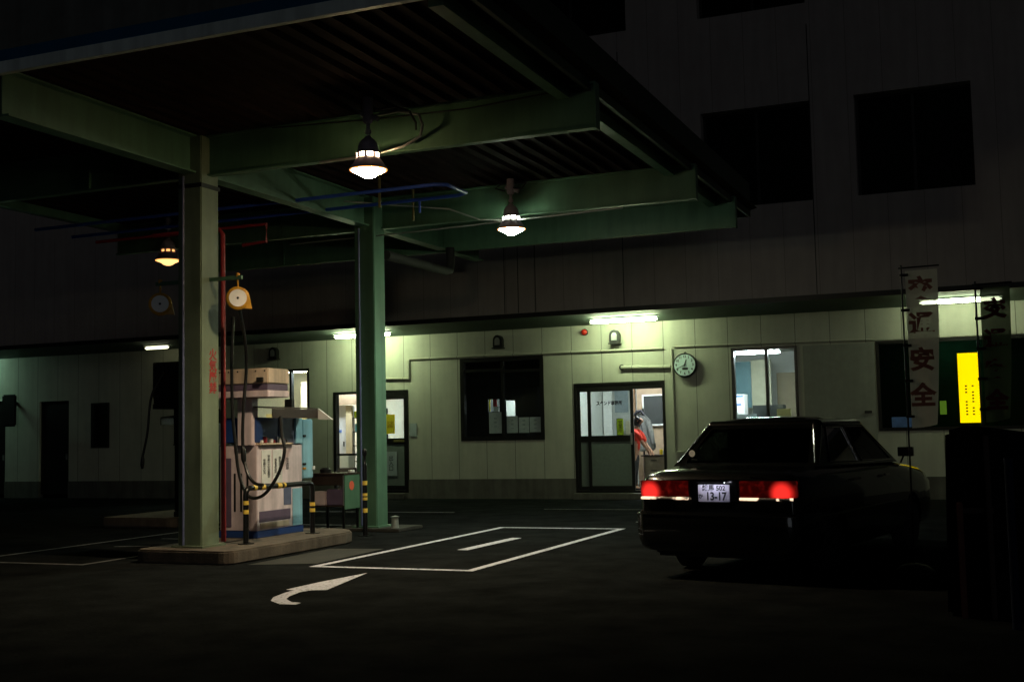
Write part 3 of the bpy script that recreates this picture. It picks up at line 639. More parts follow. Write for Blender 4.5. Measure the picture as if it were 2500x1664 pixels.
for z in (.4,.8,1.2,1.55,1.9): box('shelf_board', darktrim, -15.50,-14.7,26.5,26.898,z,z+.025, sh)
teal = mat('teal', (0.05,0.22,0.22), .5)
for i, (a, z, h, m) in enumerate(((-15.48,1.925,.16,limesign),(-15.34,1.925,.20,teal),(-15.15,1.925,.15,teal),(-15.46,1.575,.2,teal),(-15.28,1.575,.25,greyfab),(-15.42,1.225,.2,greyfab),(-15.2,1.225,.22,teal))):
    item('carton', m, (a,a+.13,26.55,26.75,z,z+h), ('lime','tall teal','short teal','square teal','grey','low grey','wide teal')[i]+' carton on the '+('top','top','top','middle','middle','lower','lower')[i]+' board of the dark rack', 'box')
item('white_bin', white, (-15.0,-14.75,25.0,25.3,.7,1.0), 'white box low inside the left doorway', 'box')
item('low_table', brownm, (-15.1,-14.6,24.95,25.4,.12,.69), 'dark low table inside the left doorway', 'table')
# window behind dispenser: cabinets and papers
item('wall_chart', paper, (-17.75,-17.3,27.6,27.62,2.2,2.95), 'pale paper chart in the window behind the dispenser', 'chart')
item('filing_cabinet', mat('cream2',(0.6,0.5,0.25),.5), (-18.6,-16.9,27.2,27.7,.12,2.1), 'yellowish filing cabinet in the window behind the dispenser', 'cabinet')
item('sloped_board', tan, (-17.15,-16.95,27.0,27.05,2.15,2.75), 'tan board leaning above the filing cabinet', 'board')
# room with the attendant
item('wall_notice', dpaper, (-9.1,-8.75,28.47,28.49,1.9,2.5), 'grey notice on the back wall seen through the door', 'notice')
item('wall_paper_sheet', paper, (-9.12,-8.9,27.6,27.62,1.2,2.4), 'white sheet at the left edge of the office door', 'paper')
item('wall_calendar', paper, (-8.95,-8.62,28.46,28.48,1.45,1.85), 'white calendar low on the back wall', 'calendar')
item('wall_phone', ink, (-9.05,-8.9,28.42,28.48,1.3,1.75), 'dark wall telephone on the back wall', 'phone')
bd = thing('notice_board', 'dark notice board with white frame behind the attendant', 'board', (-7.6,27.0,1.9))
box('panel', boardm, -7.92,-7.2,27.0,27.02,1.58,2.24, bd); frame(MB(), -7.95,-7.17,1.55,2.28,26.98,27.0,.035).build('rim', paper, bd)
item('room_divider', tan, (-8.1,-6.4,27.05,27.12,.122,2.42), 'tan divider wall behind the attendant', 'divider')
item('divider_post', wood, (-8.16,-8.11,26.9,27.0,.122,3.2), 'slim wooden post at the edge of the tan divider', 'post')
# counter with drawers
ct = thing('desk', 'grey-brown steel desk with drawers before the attendant', 'desk', (-7.2,25.8,.12))
box('desk_top', brownm, -7.56,-6.35,25.45,26.1,.87,.90, ct, .004); cb = box('cabinet', desk, -7.5,-7.05,25.48,26.05,.122,.868, ct, .004)
for z in (.2,.42,.64): dr = box('drawer', desk, -7.48,-7.07,25.462,25.479,z,z+.2, ct, .004); box('handle', alu, -7.34,-7.2,25.45,25.461,z+.13,z+.15, dr)
box('leg', alu, -6.4,-6.36,25.5,26.05,.122,.868, ct)
item('paper_pile', dpaper, (-7.1,-6.75,25.6,25.9,.902,.99), 'pale pile of papers on the desk', 'papers')
item('desk_tray', white, (-6.98,-6.8,25.6,25.85,.992,1.06), 'white tray on the pile of papers', 'tray')
item('yellow_tin', yelprint, (-7.18,-7.12,25.62,25.68,.902,1.02), 'small yellow tin on the desk beside the papers', 'tin')
jk = MB().prism([(-7.92,1.84),(-7.82,1.87),(-7.72,1.80),(-7.62,1.70),(-7.57,1.52),(-7.52,1.25),(-7.47,1.02),(-7.56,.98),(-7.66,.99),(-7.8,.96),(-7.92,.98),(-7.97,1.3),(-7.99,1.6)], 'y', 26.34, 26.45)
jk = tag(jk.build('grey_coat', greyfab, bevel=.03, smooth=True), 'long grey coat hanging behind the attendant', 'coat')
MB().tube([(-7.95,26.36,1.80),(-7.88,26.33,1.88),(-7.80,26.33,1.89),(-7.73,26.36,1.80)], .035, 10).build('collar', ink, jk, smooth=True)
MB().tube([(-7.84,26.335,1.80),(-7.76,26.33,1.4),(-7.68,26.335,1.0)], .012, 8).build('front_seam', ink, jk)
MB().tube([(-7.64,26.35,1.66),(-7.56,26.32,1.4),(-7.53,26.32,1.15)], [.07,.065,.05], 10).build('sleeve', greyfab, jk, smooth=True)
cs = MB().cyl((-7.78,26.46,.122),(-7.78,26.46,1.95),.02).lathe((-7.78,26.46,.122),[(0,0),(.22,0),(.2,.03),(0,.04)],16)
tag(cs.build('coat_stand', alu, smooth=True), 'dark coat stand holding the grey coat', 'coat stand')
# right lit window room
item('blue_screen', mat('teal_board',(0.06,0.13,0.15),.5), (-5.95,-5.35,26.9,26.95,1.9,2.95), 'dark blue-green board in the right lit window', 'board')
item('post_panel', mat('khaki',(0.30,0.29,0.2),.6), (-5.34,-4.9,26.88,26.94,1.7,2.98), 'khaki panel beside the blue-green board', 'panel')
wc = thing('white_cabinet', 'white cabinet with blue bands low in the right lit window', 'cabinet', (-5.6,25.9,.12))
box('body', white, -5.62,-5.28,25.7,26.1,.12,2.18, wc); box('band', bluesign, -5.62,-5.3,25.69,25.699,2.12,2.16, wc); box('band', bluesign, -5.62,-5.34,25.69,25.699,1.94,1.98, wc)
item('ledge_cabinet', mat('greyblue2',(0.35,0.4,0.4),.5), (-5.5,-4.9,25.0,25.3,.12,1.74), 'grey low cabinet along the right lit window', 'cabinet')
item('machine', boardm, (-4.98,-4.35,25.1,25.5,1.2,1.92), 'dark machine behind the right lit window', 'machine')
item('yellow_box', mat('dimyellow',(0.4,0.36,0.14),.6), (-4.45,-4.18,24.95,25.1,1.6,1.83), 'dull yellow box low in the right lit window', 'box')
item('side_board', mat('khaki2',(0.16,0.13,0.07),.6), (-4.9,-3.3,27.6,27.65,1.5,2.7), 'brown board at the back of the right lit window', 'board')
# papers behind big window
for i, (a,b,c,e,m) in enumerate(((-10.77,-10.46,1.45,1.92,dpaper),(-10.34,-10.08,1.45,1.82,dpaper),(-10.05,-9.81,1.45,1.79,dpaper),(-9.79,-9.53,1.46,1.79,dpaper))):
    o = tag(box('window_paper', m, a, b, YF+.036, YF+.045, c, e), ('tallest','second','third','last')[i]+' grey paper from the left along the foot of the big dark window', 'paper')
    lettering('＝\n＝\n－', .09, ink, ((a+b)/2, YF+.035, (c+e)/2), parent=o)
# right-hand window signs
ys = tag(box('lit_sign', yelsign, -.86, -.46, YF-.10, YF-.06, 1.46, 2.79), 'glowing yellow vertical sign at the right end of the office', 'sign')
b = MB(); random.seed(3)
for r in range(10):
    for c in (0, 1):
        if random.random() < .75: b.box(-.73+.12*c-.018, -.73+.12*c+.018, YF-.106, YF-.1, 1.62+.06*r-.014, 1.62+.06*r+.014)
b.build('marks', ink, ys)
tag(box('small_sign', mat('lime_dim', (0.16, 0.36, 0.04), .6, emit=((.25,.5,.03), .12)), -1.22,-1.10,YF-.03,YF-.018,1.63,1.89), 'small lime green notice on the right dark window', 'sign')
tag(box('small_sign', bluesign, -2.12,-1.70,YF-.03,YF-.018,1.40,1.60), 'small blue notice on the right dark window', 'sign')
tag(box('small_sign', dpaper, -12.755,-12.575,YF-.02,YF-.003,1.42,1.72), 'grey notice on the wall right of the left doorway', 'sign')

# soffit tubes
TL = [(-7.18,'fluorescent tube under the eave above the door beside the clock'),(-13.30,'fluorescent tube under the eave half hidden by the far column'),
      (-.72,'fluorescent tube under the eave partly behind the banners'),(-19.0,'fluorescent tube under the eave left of the near column'),(-25.85,'fluorescent tube at the far left end of the eave')]
t0 = None
for x, lab in TL:
    x *= 23.62/23.2; ty, tz = 23.62, 3.735
    t = thing('fluorescent_lamp', lab, 'lamp', (x, ty, 3.8), 'fluorescent tubes under the eave')
    h = .36 if -20 < x < -18 else .72
    box('fixture', white, x-h-.02, x+h+.02, ty-.05, ty+.05, tz+.046, tz+.076, t)
    MB().tube([(x-h,ty,tz),(x-h+.03,ty,tz),(x-h+.04,ty,tz),(x+h-.04,ty,tz),(x+h-.03,ty,tz),(x+h,ty,tz)], [.012,.016,.036,.036,.016,.012], 14).build('tube', tube_left if h < .5 else tube_far if x < -25 else tube_right if x > -2 else tube_cold, t, smooth=True)
# wall fittings
def vent(x, z, label):
    t = thing('vent_hood', label, 'vent', (x, YF, z), 'arched vent hoods on the office wall')
    P = [(-.11,-.13)]+[(.11*math.cos(math.radians(180-22.5*k)), .03+.12*math.sin(math.radians(180-22.5*k))) for k in range(9)]+[(.11,-.13)]
    MB().prism([(x+a, z+b) for a, b in P], 'y', YF-.14, YF-.002).build('hood', darktrim, t, .01)
    Q = [(a*.55, b*.6) for a, b in P]; MB().prism([(x+a, z+b) for a, b in Q], 'y', YF-.148, YF-.141).build('front_plate', steel, t)
    box('drip_lip', darktrim, x-.13, x+.13, YF-.16, YF-.002, z-.155, z-.132, t)
vent(-10.46, 3.49, 'dark arched vent hood above the big dark window'); vent(-7.73, 3.46, 'grey fronted arched vent hood above the open door'); vent(-16.4, 3.5, 'unlit arched vent hood above the dispenser window')
t = thing('alarm_lamp', 'small red alarm lamp on the wall left of the lit vent hood', 'alarm lamp', (-8.43,YF,3.6))
MB().lathe((-8.43,YF-.002,3.6), [(0,0),(.075,0),(.075,-.03),(0,-.03)], 16, 'y').build('base', darktrim, t)
MB().lathe((-8.43,YF-.034,3.6), [(0,0),(.058,0),(.055,-.05),(.03,-.075),(0,-.08)], 16, 'y').build('lens', mat('alarm_red', (0.45,0.02,0.01), .25, emit=((1,.06,.02), .12)), t, smooth=True)
ck = thing('wall_clock', 'round white wall clock right of the open door', 'clock', (-6.21,YF,2.79))
MB().lathe((-6.21,YF-.09,2.79), [(0,.085),(.22,.085),(.25,.05),(.25,-.03),(.235,-.04),(.228,-.02),(0,-.02)], 40, 'y').build('case', alu, ck, smooth=True)
MB().lathe((-6.21,YF-.112,2.79), [(0,0),(.226,0),(.226,-.004),(0,-.004)], 40, 'y').build('dial', mat('dial', (0.62,0.78,0.78), .5, noise=.05), ck)
for h in range(1, 13):
    a = math.radians(90-30*h); lettering(str(h), .075, ink, (-6.21+.178*math.cos(a), YF-.1175, 2.79+.178*math.sin(a)), parent=ck, name='numeral', bold=.002)
def hand(ang, L, wd, y):
    a = math.radians(90-ang); dx, dz = math.cos(a), math.sin(a); nx, nz = -dz*wd, dx*wd
    MB().prism([(-6.21-dx*.03+nx,2.79-dz*.03+nz),(-6.21-dx*.03-nx,2.79-dz*.03-nz),(-6.21+dx*L-nx*.6,2.79+dz*L-nz*.6),(-6.21+dx*L+nx*.6,2.79+dz*L+nz*.6)], 'y', y, y+.003).build('hand', ink, ck)
hand(20.5, .12, .011, YF-.125); hand(246, .19, .008, YF-.13)
box('brand_plate', ink, -6.26,-6.14,YF-.12,YF-.1165,2.69,2.735, ck)
MB().tube([(-6.21,YF,3.06),(-6.21,YF-.1,3.05)], .012, 8).build('bracket', alu, ck)
def wpipe(pts, r, label):
    o = MB().tube([(a, YF-.035, c) for a, c in pts], r, 10).build('wall_conduit', wallm, smooth=False); tag(o, label, 'conduit', 'conduits clipped to the office wall'); return o
wpipe([(-13.6,2.78),(-12.77,2.75),(-12.75,2.77),(-12.74,3.18),(-12.72,3.20),(-6.68,3.17)], .025, 'cream conduit stepping up over the big dark window')
wpipe([(-6.50,3.16),(-6.49,.99),(-6.2,.99)], .025, 'cream conduit dropping between the open door and the clock')
wpipe([(-6.46,3.19),(-2.4,3.14)], .02, 'cream conduit running above the clock to the right')
wpipe([(-7.62,2.80),(-6.53,2.765)], .045, 'thick short cream duct over the open door')
MB_ = MB().lathe((-7.6,YF-.06,2.80), [(0,0),(.06,0),(.06,.05),(0,.05)], 14, 'y'); tag(MB_.build('duct_cap', darktrim), 'dark round cap at the left end of the short duct', 'cap')
# projecting sign far left
t = thing('projecting_sign', 'dark projecting sign on the wall at the far left', 'sign', (-24.6,YF,2.4))
box('panel', darktrim, -24.7,-24.2,YF-.5,YF-.42,1.9,2.75, t, .05); box('bracket', darktrim, -24.7,-24.6,YF-.42,YF-.003,2.5,2.56, t)

# ------------------------------------------------------------------ person
def skinned(name, verts, edges, m, root=0, sub=2):
    me = bpy.data.meshes.new(name); me.from_pydata([v[:3] for v in verts], edges, []); me.update()
    o = bpy.data.objects.new(name, me); C.objects.link(o)
    md = o.modifiers.new('Skin', 'SKIN'); md.use_smooth_shade = True; md.branch_smoothing = .3
    sk = me.skin_vertices[0].data
    for i, v in enumerate(verts):
        rr = v[3]; sk[i].radius = rr if isinstance(rr, tuple) else (rr, rr); sk[i].use_root = (i == root)
    o.modifiers.new('Sub', 'SUBSURF').render_levels = sub; o.modifiers[-1].levels = sub
    dg = bpy.context.evaluated_depsgraph_get(); nm = bpy.data.meshes.new_from_object(o.evaluated_get(dg)); bpy.data.objects.remove(o)
    nm.name = name; nm.materials.clear(); nm.materials.append(m); nm.polygons.foreach_set('use_smooth', [True]*len(nm.polygons))
    o = bpy.data.objects.new(name, nm); C.objects.link(o); return o
px, py = -7.66, 25.28
V = []; Ed = []
def vv(x, y, z, r): V.append((px+x, py+y, .122+z, r)); return len(V)-1
def ed(*ids): Ed.extend([(ids[i], ids[i+1]) for i in range(len(ids)-1)])
pel = vv(0,0,.86,.13); wa = vv(.01,0,1.02,.125); ch = vv(.05,0,1.22,.145); nb = vv(.07,0,1.38,.065); nk = vv(.10,0,1.45,.052); hd = vv(.135,0,1.53,.088); ht = vv(.12,0,1.60,.082)
ed(pel,wa,ch,nb,nk,hd,ht); ns = vv(.235,0,1.515,.012); ed(hd, ns)
e1 = vv(.11,-.085,1.53,.014); ed(hd, e1); e2 = vv(.11,.085,1.53,.014); ed(hd, e2)
def arm(sy, sh_, el, wr):
    a = vv(.06,sy*.17,1.31,.06); b = vv(*sh_,.05); c = vv(*el,.042); dd_ = vv(*wr,.03); ed(ch,a,b,c,dd_)
    dx = Vector(wr)-Vector(el); dx.normalize(); hnd = Vector(wr)+dx*.07; h = vv(*hnd,.032); ed(dd_,h)
    for k, (off, L) in enumerate(((-.03,.06),(-.01,.075),(.012,.07),(.032,.055))):
        f1 = vv(hnd.x+.01, hnd.y+off, hnd.z-.035, .0095); f2_ = vv(hnd.x+.035, hnd.y+off, hnd.z-.035-L*.5, .0085); ed(h,f1,f2_)
    t1_ = vv(hnd.x-.03, hnd.y-.035*sy, hnd.z-.015, .01); t2_ = vv(hnd.x-.03, hnd.y-.04*sy, hnd.z-.05, .009); ed(h,t1_,t2_)
arm(-1, (.17,-.20,1.22), (.25,-.20,1.06), (.34,-.12,.90))
arm(1, (.14,.20,1.20), (.2,.22,1.02), (.32,.2,.88))
for sy, kx, fx in ((-1,.04,.0),(1,-.02,-.08)):
    hp = vv(0,sy*.09,.82,.095); kn = vv(kx,sy*.10,.47,.062); an = vv(fx,sy*.10,.09,.042); fo = vv(fx+.15,sy*.11,.035,.036); ed(pel,hp,kn,an,fo)
ps = skinned('person', V, Ed, skin, pel); tag(ps, 'person in a red shirt leaning over the desk in the open doorway', 'person')
V = []; Ed = []
a = vv(0,0,.84,.148); b = vv(.01,0,1.02,.142); c = vv(.05,0,1.22,.165); e = vv(.065,0,1.34,.10); ed(a,b,c,e)
for sy, s1, s2 in ((-1,(.17,-.20,1.22),(.235,-.20,1.09)),(1,(.14,.20,1.20),(.19,.215,1.06))):
    p1 = vv(.06,sy*.17,1.31,.08); p2 = vv(*s1,.068); p3 = vv(*s2,.06); ed(c,p1,p2,p3)
o = skinned('shirt', V, Ed, redshirt, 0); o.parent = ps
V = []; Ed = []
a = vv(0,0,.86,.142); b = vv(0,0,.80,.14); ed(a,b)
for sy, kx, fx in ((-1,.04,.0),(1,-.02,-.08)):
    h = vv(0,sy*.09,.74,.108); k = vv(kx,sy*.10,.47,.08); n_ = vv(fx,sy*.10,.11,.066); ed(b,h,k,n_)
o = skinned('trousers', V, Ed, trouser, 0); o.parent = ps
V = []; Ed = []
a = vv(.11,0,1.56,.098); b = vv(.085,0,1.52,.092); c = vv(.06,0,1.46,.05); e = vv(.15,0,1.62,.065); ed(e,a,b,c)
o = skinned('hair', V, Ed, hair, 1); o.parent = ps
for sy, fx in ((-1,.0),(1,-.08)):
    V = []; Ed = []; a = vv(fx-.04,sy*.10,.045,.046); b = vv(fx+.08,sy*.11,.04,.045); c = vv(fx+.19,sy*.115,.032,.034); ed(a,b,c)
    o = skinned('shoe', V, Ed, ink, 0); o.parent = ps

# ------------------------------------------------------------------ taxi
TH = math.radians(-11.5)
car = thing('taxi', 'black boxy saloon car with lit red tail lamps seen from behind', 'car', (-2.645, 11.365, 0), None, TH)
def L(name, mb, m, par=car, bevel=0, smooth=False): return mb.build(name, m, par, bevel, smooth, local=True)
ST = [(-.01,.775,.955,.36),(.02,.815,.995,.34),(.06,.835,1.02,.32),(.12,.842,1.035,.30),(.40,.847,1.055,.26),(.72,.85,1.075,.24),(1.2,.85,1.06,.22),(2.0,.85,1.05,.22),(2.8,.85,1.04,.22),(3.32,.848,1.03,.22),(3.7,.845,1.0,.22),(4.2,.84,.95,.24),(4.48,.825,.90,.27),(4.58,.80,.86,.30),(4.62,.77,.80,.34)]
def sect(wd, zt, zb):
    h = [(wd-.12,zb),(wd-.03,zb+.05),(wd-.002,zb+.17),(wd,.60),(wd-.006,.76),(wd-.03,zt-.10),(wd-.055,zt-.045),(wd-.10,zt-.012),(wd-.22,zt+.004),(wd*.4,zt+.014)]
    return h + [(0,zt+.017)] + [(-a,b) for a, b in h[::-1]] + [(0,zb)]
mb = MB(); rings = [[(x,y,z) for x, z in sect(wd,zt,zb)] for y,wd,zt,zb in ST]; n = len(rings[0])
for R in rings: mb.v += R
for i in range(len(rings)-1):
    for k in range(n): mb.f.append((i*n+k, i*n+(k+1)%n, (i+1)*n+(k+1)%n, (i+1)*n+k))
mb.f += [tuple(range(n)), tuple(range((len(rings)-1)*n, len(rings)*n))[::-1]]
bod = L('body', mb, carpaint, smooth=False)
cut = MB()
for wy in (.98, 3.66):
    cut.tube([(-1.0,wy,.30),(-.60,wy,.30)], .365, 32); cut.tube([(.60,wy,.30),(1.0,wy,.30)], .365, 32)
cu = cut.build('cutter', None)
md = bod.modifiers.new('arch', 'BOOLEAN'); md.object = cu; md.operation = 'DIFFERENCE'; md.solver = 'EXACT'
sv = (car.location.copy(), car.rotation_euler.copy()); car.location = (0,0,0); car.rotation_euler = (0,0,0)
bpy.context.view_layer.update()
nm = bpy.data.meshes.new_from_object(bod.evaluated_get(bpy.context.evaluated_depsgraph_get()))
bod.modifiers.clear(); bod.data = nm; bpy.data.objects.remove(cu)
nm.materials.clear(); nm.materials.append(carpaint)
for p_ in nm.polygons: p_.material_index = 0
nm.polygons.foreach_set('use_smooth', [True]*len(nm.polygons)); nm.set_sharp_from_angle(angle=math.radians(32))
car.location, car.rotation_euler = sv
# cabin
lo = {'rl':(-.785,.70,1.07),'rr':(.785,.70,1.07),'fr':(.785,3.30,1.03),'fl':(-.785,3.30,1.03)}
hi = {'rl':(-.62,1.22,1.485),'rr':(.62,1.22,1.485),'fr':(.62,2.52,1.485),'fl':(-.62,2.52,1.485)}
def patch(a, b, us, vs_, holes_):
    A0, B0, A1, B1 = Vector(lo[a]), Vector(lo[b]), Vector(hi[a]), Vector(hi[b])
    P = lambda u, v: (A0*(1-u)+B0*u)*(1-v) + (A1*(1-u)+B1*u)*v
    mb = MB(); panes = []
    for i in range(len(us)-1):
        for j in range(len(vs_)-1):
            q = (P(us[i],vs_[j]),P(us[i+1],vs_[j]),P(us[i+1],vs_[j+1]),P(us[i],vs_[j+1]))
            if (i, j) in holes_: panes.append(q)
            else: mb.quad(*q)
    return mb, panes
cab = MB(); panes = []
for a, b, us, hs_ in (('rl','rr',[0,.07,.93,1],[(1,1)]),('rr','fr',[0,.12,.47,.52,.93,1],[(1,1),(3,1)]),('fr','fl',[0,.05,.95,1],[(1,1)]),('fl','rl',[0,.07,.48,.53,.88,1],[(1,1),(3,1)])):
    m2, p2 = patch(a, b, us, [0,.08,.90,1], hs_); cab.add(m2.v, m2.f); panes.append((a, p2))
# domed roof
N = 8; rv = []
for i in range(N+1):
    for j in range(N+1):
        u, v = i/N, j/N; e = (1-(2*u-1)**4)*(1-(2*v-1)**4)
        rv.append((-.62+1.24*u, 1.22+1.30*v, 1.485+.085*e**.6))
cab.add(rv, [(i*(N+1)+j,(i+1)*(N+1)+j,(i+1)*(N+1)+j+1,i*(N+1)+j+1) for i in range(N) for j in range(N)])
hr = [Vector(hi[k]) for k in ('rl','rr','fr','fl')]; lr = [Vector(lo[k]) for k in ('rl','rr','fr','fl')]
ctr = Vector((0,1.87,1.45))
hr = [h + (ctr-h)*.065 - Vector((0,0,.012)) for h in hr]
for k in range(4):
    a_, b_ = hr[k], hr[(k+1)%4]; cab.tube([a_, b_], .062, 16); cab.lathe(a_, [(0,-.062),(.035,-.051),(.054,-.031),(.062,0),(.054,.031),(.035,.051),(0,.062)], 16)
    cab.tube([lr[k] + (ctr-lr[k])*.05, a_], [.03,.055], 12)
cb_ = L('cabin', cab, carpaint, smooth=True)
for a, ps_ in panes:
    for q in ps_:
        L('rear_window' if a == 'rl' else 'windscreen' if a == 'fr' else 'side_window', MB().quad(*q), carglass)
for a, ps_ in panes:
    if a in ('fr', 'rl'): continue
    for q in ps_:
        cc = sum((Vector(p) for p in q), Vector())/4; out = Vector((0,-.006,.004)) if a == 'rl' else Vector((.006 if a == 'rr' else -.006,0,.003))
        L('window_trim', MB().tube([Vector(p)+out for p in q]+[Vector(q[0])+out], .007, 8), chrome, smooth=True)
# seats
for sx_ in (-.38, .38):
    L('seat', MB().box(sx_-.25,sx_+.25,2.15,2.3,.6,1.10).box(sx_-.12,sx_+.12,2.17,2.27,1.14,1.30).box(sx_-.25,sx_+.25,2.3,2.75,.5,.65), seatm, bevel=.03)
L('rear_seat', MB().box(-.6,.6,1.12,1.28,.6,1.10).box(-.48,-.2,1.14,1.24,1.115,1.25).box(.2,.48,1.14,1.24,1.115,1.25), seatm, bevel=.03)
# bumper
Pb = [(-.86,.55),(-.86,.02),(-.82,-.055),(-.72,-.10),(0,-.12),(.72,-.10),(.82,-.055),(.86,.02),(.86,.55),(.80,.55),(.80,.04),(-.80,.04),(-.80,.55)]
bmb = MB(); nb_ = len(Pb); lv = ((.655,.985),(.63,1.0),(.46,1.0),(.38,.985),(.32,.955),(.275,.89))
for z_, k_ in lv: bmb.v += [(a*k_, .25+(b-.25)*k_, z_) for a, b in Pb]
for i in range(len(lv)-1): bmb.f += [(i*nb_+q, i*nb_+(q+1)%nb_, (i+1)*nb_+(q+1)%nb_, (i+1)*nb_+q) for q in range(nb_)]
bmb.f += [tuple(range(nb_)), tuple(range((len(lv)-1)*nb_, len(lv)*nb_))]
bp = L('rear_bumper', bmb, carpaint, bevel=.018, smooth=True)
Pc = [(-.864,.5),(-.864,.02),(-.824,-.06),(-.722,-.105),(0,-.125),(.722,-.105),(.824,-.06),(.864,.02),(.864,.5),(.858,.5),(.858,.02),(.82,-.052),(.72,-.098),(0,-.118),(-.72,-.098),(-.82,-.052),(-.858,.02),(-.858,.5)]
L('chrome_strip', MB().prism(Pc, 'z', .625, .632), chrome, bp)
L('lower_apron', MB().box(-.66,.66,.0,.3,.22,.30), darktrim, bevel=.03)
# tail lamps: red lenses with the lit bulb end
def lens():
    m = mat('tail_lens', (0.13, 0.005, 0.004), .15, noise=.3, scale=30, spec=.6, coat=.5); n = m.node_tree; p = n.nodes['Principled BSDF']
    tc = n.nodes.new('ShaderNodeTexCoord'); sp_ = n.nodes.new('ShaderNodeSeparateXYZ'); n.links.new(tc.outputs['Object'], sp_.inputs[0])
    ab = n.nodes.new('ShaderNodeMath'); ab.operation = 'ABSOLUTE'; n.links.new(sp_.outputs[0], ab.inputs[0])
    cb2 = n.nodes.new('ShaderNodeCombineXYZ'); n.links.new(ab.outputs[0], cb2.inputs[0]); n.links.new(sp_.outputs[2], cb2.inputs[2])
    ds = n.nodes.new('ShaderNodeVectorMath'); ds.operation = 'DISTANCE'; ds.inputs[1].default_value = (.685, 0, .84); n.links.new(cb2.outputs[0], ds.inputs[0])
    mr = n.nodes.new('ShaderNodeMapRange'); mr.interpolation_type = 'SMOOTHERSTEP'; mr.inputs[1].default_value = .03; mr.inputs[2].default_value = .15; mr.inputs[3].default_value = 1.25; mr.inputs[4].default_value = 0
    n.links.new(ds.outputs['Value'], mr.inputs[0])
    wv = n.nodes.new('ShaderNodeTexNoise'); wv.inputs['Scale'].default_value = 18; n.links.new(tc.outputs['Object'], wv.inputs['Vector'])
    mg = n.nodes.new('ShaderNodeMapRange'); mg.inputs[1].default_value = .5; mg.inputs[2].default_value = .75; mg.inputs[3].default_value = .01; mg.inputs[4].default_value = .07; n.links.new(wv.outputs['Fac'], mg.inputs[0])
    ad = n.nodes.new('ShaderNodeMath'); ad.operation = 'ADD'; n.links.new(mr.outputs[0], ad.inputs[0]); n.links.new(mg.outputs[0], ad.inputs[1])
    p.inputs['Emission Color'].default_value = (1, .03, .022, 1); n.links.new(ad.outputs[0], p.inputs['Emission Strength'])
    return m
tl = lens()
clr = mat('painted_glint_lens', (.5,.46,.4), .1, noise=.2, spec=.7, coat=.5)
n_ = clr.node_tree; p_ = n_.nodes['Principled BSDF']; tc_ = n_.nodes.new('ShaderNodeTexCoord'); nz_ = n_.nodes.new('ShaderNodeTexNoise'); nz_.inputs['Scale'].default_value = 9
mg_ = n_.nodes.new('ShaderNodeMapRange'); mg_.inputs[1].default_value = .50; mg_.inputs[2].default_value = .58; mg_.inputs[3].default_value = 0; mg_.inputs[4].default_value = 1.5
n_.links.new(tc_.outputs['Object'], nz_.inputs['Vector']); n_.links.new(nz_.outputs['Fac'], mg_.inputs[0]); n_.links.new(mg_.outputs[0], p_.inputs['Emission Strength']); p_.inputs['Emission Color'].default_value = (1,.72,.48,1)  # noise emission paints the bulbs' reflections into the lens strip
for s in (-1, 1):
    X0, X1 = sorted((s*.27, s*.79))
    h = L('tail_light', MB().prism([(s*.27,-.045),(s*.70,-.04),(s*.775,-.025),(s*.815,.01),(s*.815,.05),(s*.27,.05)], 'z', .80, .955), tl, bevel=.006)
    L('painted_glint_lens', MB().tube([(X0,-.045,.785),(s*.53,-.042,.785),(X1,-.022,.785)] if s > 0 else [(X0,-.022,.785),(s*.53,-.042,.785),(X1,-.045,.785)], .014, 12), clr, h, smooth=True)
    L('chrome_edge', MB().box(s*.255-.008,s*.255+.008,-.036,.0,.795,.96), chrome, h, bevel=.003)
L('centre_panel', MB().box(-.245,.245,-.02,.0,.755,.965), carpaint, bevel=.006)
pl = L('number_plate', MB().box(-.165,.165,-.034,-.028,.755,.92), mat('plate_white', (0.66,0.63,0.74), .5, noise=.05), bevel=.004)
lettering('13-17', .108, ink, (.022,-.0355,.805), parent=pl, local=True, sx=.86, bold=.003)
lettering('練馬 502', .064, ink, (0,-.0355,.884), parent=pl, local=True, bold=.0015)
lettering('か', .05, ink, (-.138,-.0355,.805), parent=pl, local=True, bold=.001)
ph = L('plate_lamp', MB().box(-.15,.15,-.115,-.02,.945,.972).box(-.15,.15,-.115,-.108,.930,.945), carpaint, bevel=.004)
L('plate_bulb', MB().box(-.14,.14,-.105,-.085,.941,.9445), emis('plate_bulb', (.85,.85,1.0), 22), ph)
L('badge', MB().box(.36,.52,-.005,.002,.985,.992), chrome)
# wheels
for sx_ in (-1, 1):
    for wy in (.98, 3.66):
        wl = L('wheel', MB().lathe((sx_*.735,wy,.305), [(.17,-.09),(.27,-.095),(.30,-.07),(.305,0),(.30,.07),(.27,.095),(.17,.09)], 32, 'x'), tyre, smooth=True)
        L('rim', MB().lathe((sx_*.735+sx_*.085,wy,.305), [(0,0),(.06,0),(.12,-.01*sx_),(.17,.008*sx_),(.18,.0),(.18,-.05*sx_),(0,-.05*sx_)], 28, 'x'), mat('rim_dark', (.03,.03,.03), .5), wl, smooth=True)
for s in (-1, 1):
    mr_ = L('fender_mirror', MB().tube([(s*.70,3.72,1.0),(s*.74,3.74,1.10)], .012, 8).box(s*.76-.09,s*.76+.09,3.72,3.78,1.08,1.19), carpaint, bevel=.01)
    L('mirror_glass', MB().box(s*.76-.08,s*.76+.08,3.715,3.719,1.09,1.18), chrome, mr_)
    for yy in (1.55, 2.55): L('door_handle', MB().box(*sorted((s*.845,s*.875)),yy,yy+.16,.90,.925), chrome, bevel=.006)
    L('side_moulding', MB().box(*sorted((s*.846,s*.858)),.55,3.25,.585,.61), chrome, bevel=.003)
    L('belt_moulding', MB().box(*sorted((s*.768,s*.784)),.95,3.2,1.062,1.072), chrome)
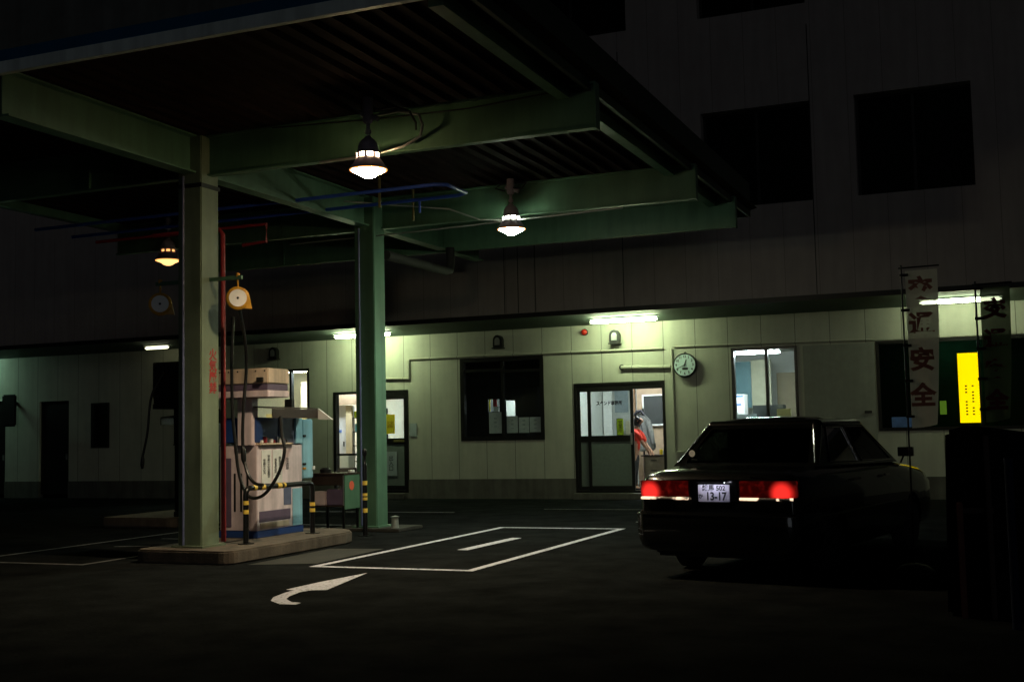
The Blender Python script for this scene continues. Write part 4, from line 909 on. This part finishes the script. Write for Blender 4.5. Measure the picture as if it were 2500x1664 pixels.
L('sticker', MB().lathe((-.615,.80,1.20), [(0,0),(.035,0),(.035,-.003),(0,-.003)], 20, 'y'), paper)
L('headlight', MB().box(-.75,-.5,4.60,4.64,.66,.78), chrome, bevel=.01); L('headlight', MB().box(.5,.75,4.60,4.64,.66,.78), chrome, bevel=.01)
L('grille', MB().box(-.46,.46,4.60,4.635,.64,.80), chrome, bevel=.01)

# ------------------------------------------------------------------ banners and dark things at the right
def banner(x, y, wd, z0, z1, m, label, inkm, amp):
    t = thing('banner_flag', label, 'banner', (x-.04, y, 0), 'traffic safety banners on poles')
    MB().cyl((x-.035,y,0.05),(x-.035,y,z1+.06),.009).cyl((x-.06,y,z1+.03),(x+wd+.02,y-.01,z1+.035),.008).build('pole', black, t)
    MB().lathe((x-.035,y,0), [(0,0),(.19,0),(.19,.05),(.12,.10),(.04,.12),(0,.12)], 20).build('base', tyre, t, smooth=True)
    b = MB(); nx, nz = 8, 30
    def P(i, j):
        u, v = i/nx, j/nz; k = 1-.22*(1-v)**2
        return (x+wd*u*k, y+amp*math.sin(u*5+v*3)*(1.1-v)-.02*u, z0+(z1-z0)*v-(.0 if v > .02 else -.03*u*u))
    for i in range(nx):
        for j in range(nz): b.quad(P(i,j),P(i+1,j),P(i+1,j+1),P(i,j+1))
    c = b.build('cloth', m, t, smooth=True)
    for k, chx in enumerate('交通安全'):
        zz = z1-.2-.36*k*(z1-z0)/1.6; lettering(chx, .27*(z1-z0)/1.6*.9, inkm, (x+wd*.47*(1-.05*k), y-amp*1.25-.045, zz), parent=t, name='lettering', bold=.009)
    for k in range(5): MB().box(x-.05, x+.03, y-.018, y+.018, z0+.1+.36*k*(z1-z0)/1.6, z0+.125+.36*k*(z1-z0)/1.6).build('tie_loop', black, t)
banner(-.875, 12.2, .30, 1.42, 2.96, cloth('banner_white', (.72,.66,.58), .05, .42), 'pale grey traffic safety banner beside the taxi roof', mat('banner_red', (.32,.13,.10), .8), .009)
banner(-.18, 11.0, .24, 1.46, 2.62, cloth('banner_backlit', (.13,.17,.085), .03, .34), 'traffic safety banner at the right edge, coloured by green light behind', mat('banner_dred', (.10,.008,.008), .8), .014)  # cloth colour holds the dark green tint of the light behind it
rk = thing('covered_rack', 'dark covered rack with reddish posts below the right banner', 'rack', (-.25,9.6,0))
MB().prism([(-.50,0),(.55,0),(.55,1.30),(.35,1.36),(.12,1.38),(-.02,1.40),(-.2,1.43),(-.30,1.44),(-.46,1.40)], 'y', 9.7, 10.1).build('cover', mat('tarpaulin', (0.005,0.005,0.005), .9, noise=.4, spec=.1), rk, .03)
box('post', mat('red_brown', (0.14,0.045,0.03), .7, noise=.3), -.40,-.355,9.62,9.665,0,.86, rk, .006); box('post', mat('red_brown2', (0.05,0.03,0.025), .7, noise=.3), -.19,-.15,9.62,9.66,0,1.36, rk, .006)
box('crossbar', brownm, -.41,-.14,9.667,9.695,.78,.82, rk)
tag(MB().cyl((-.02,9.2,0),(-.02,9.2,1.2),.03).build('blue_pole', mat('blue_pole', (0.012,0.018,0.04), .8, spec=.1), smooth=True), 'dim bluish pole at the right edge before the dark rack', 'pole')
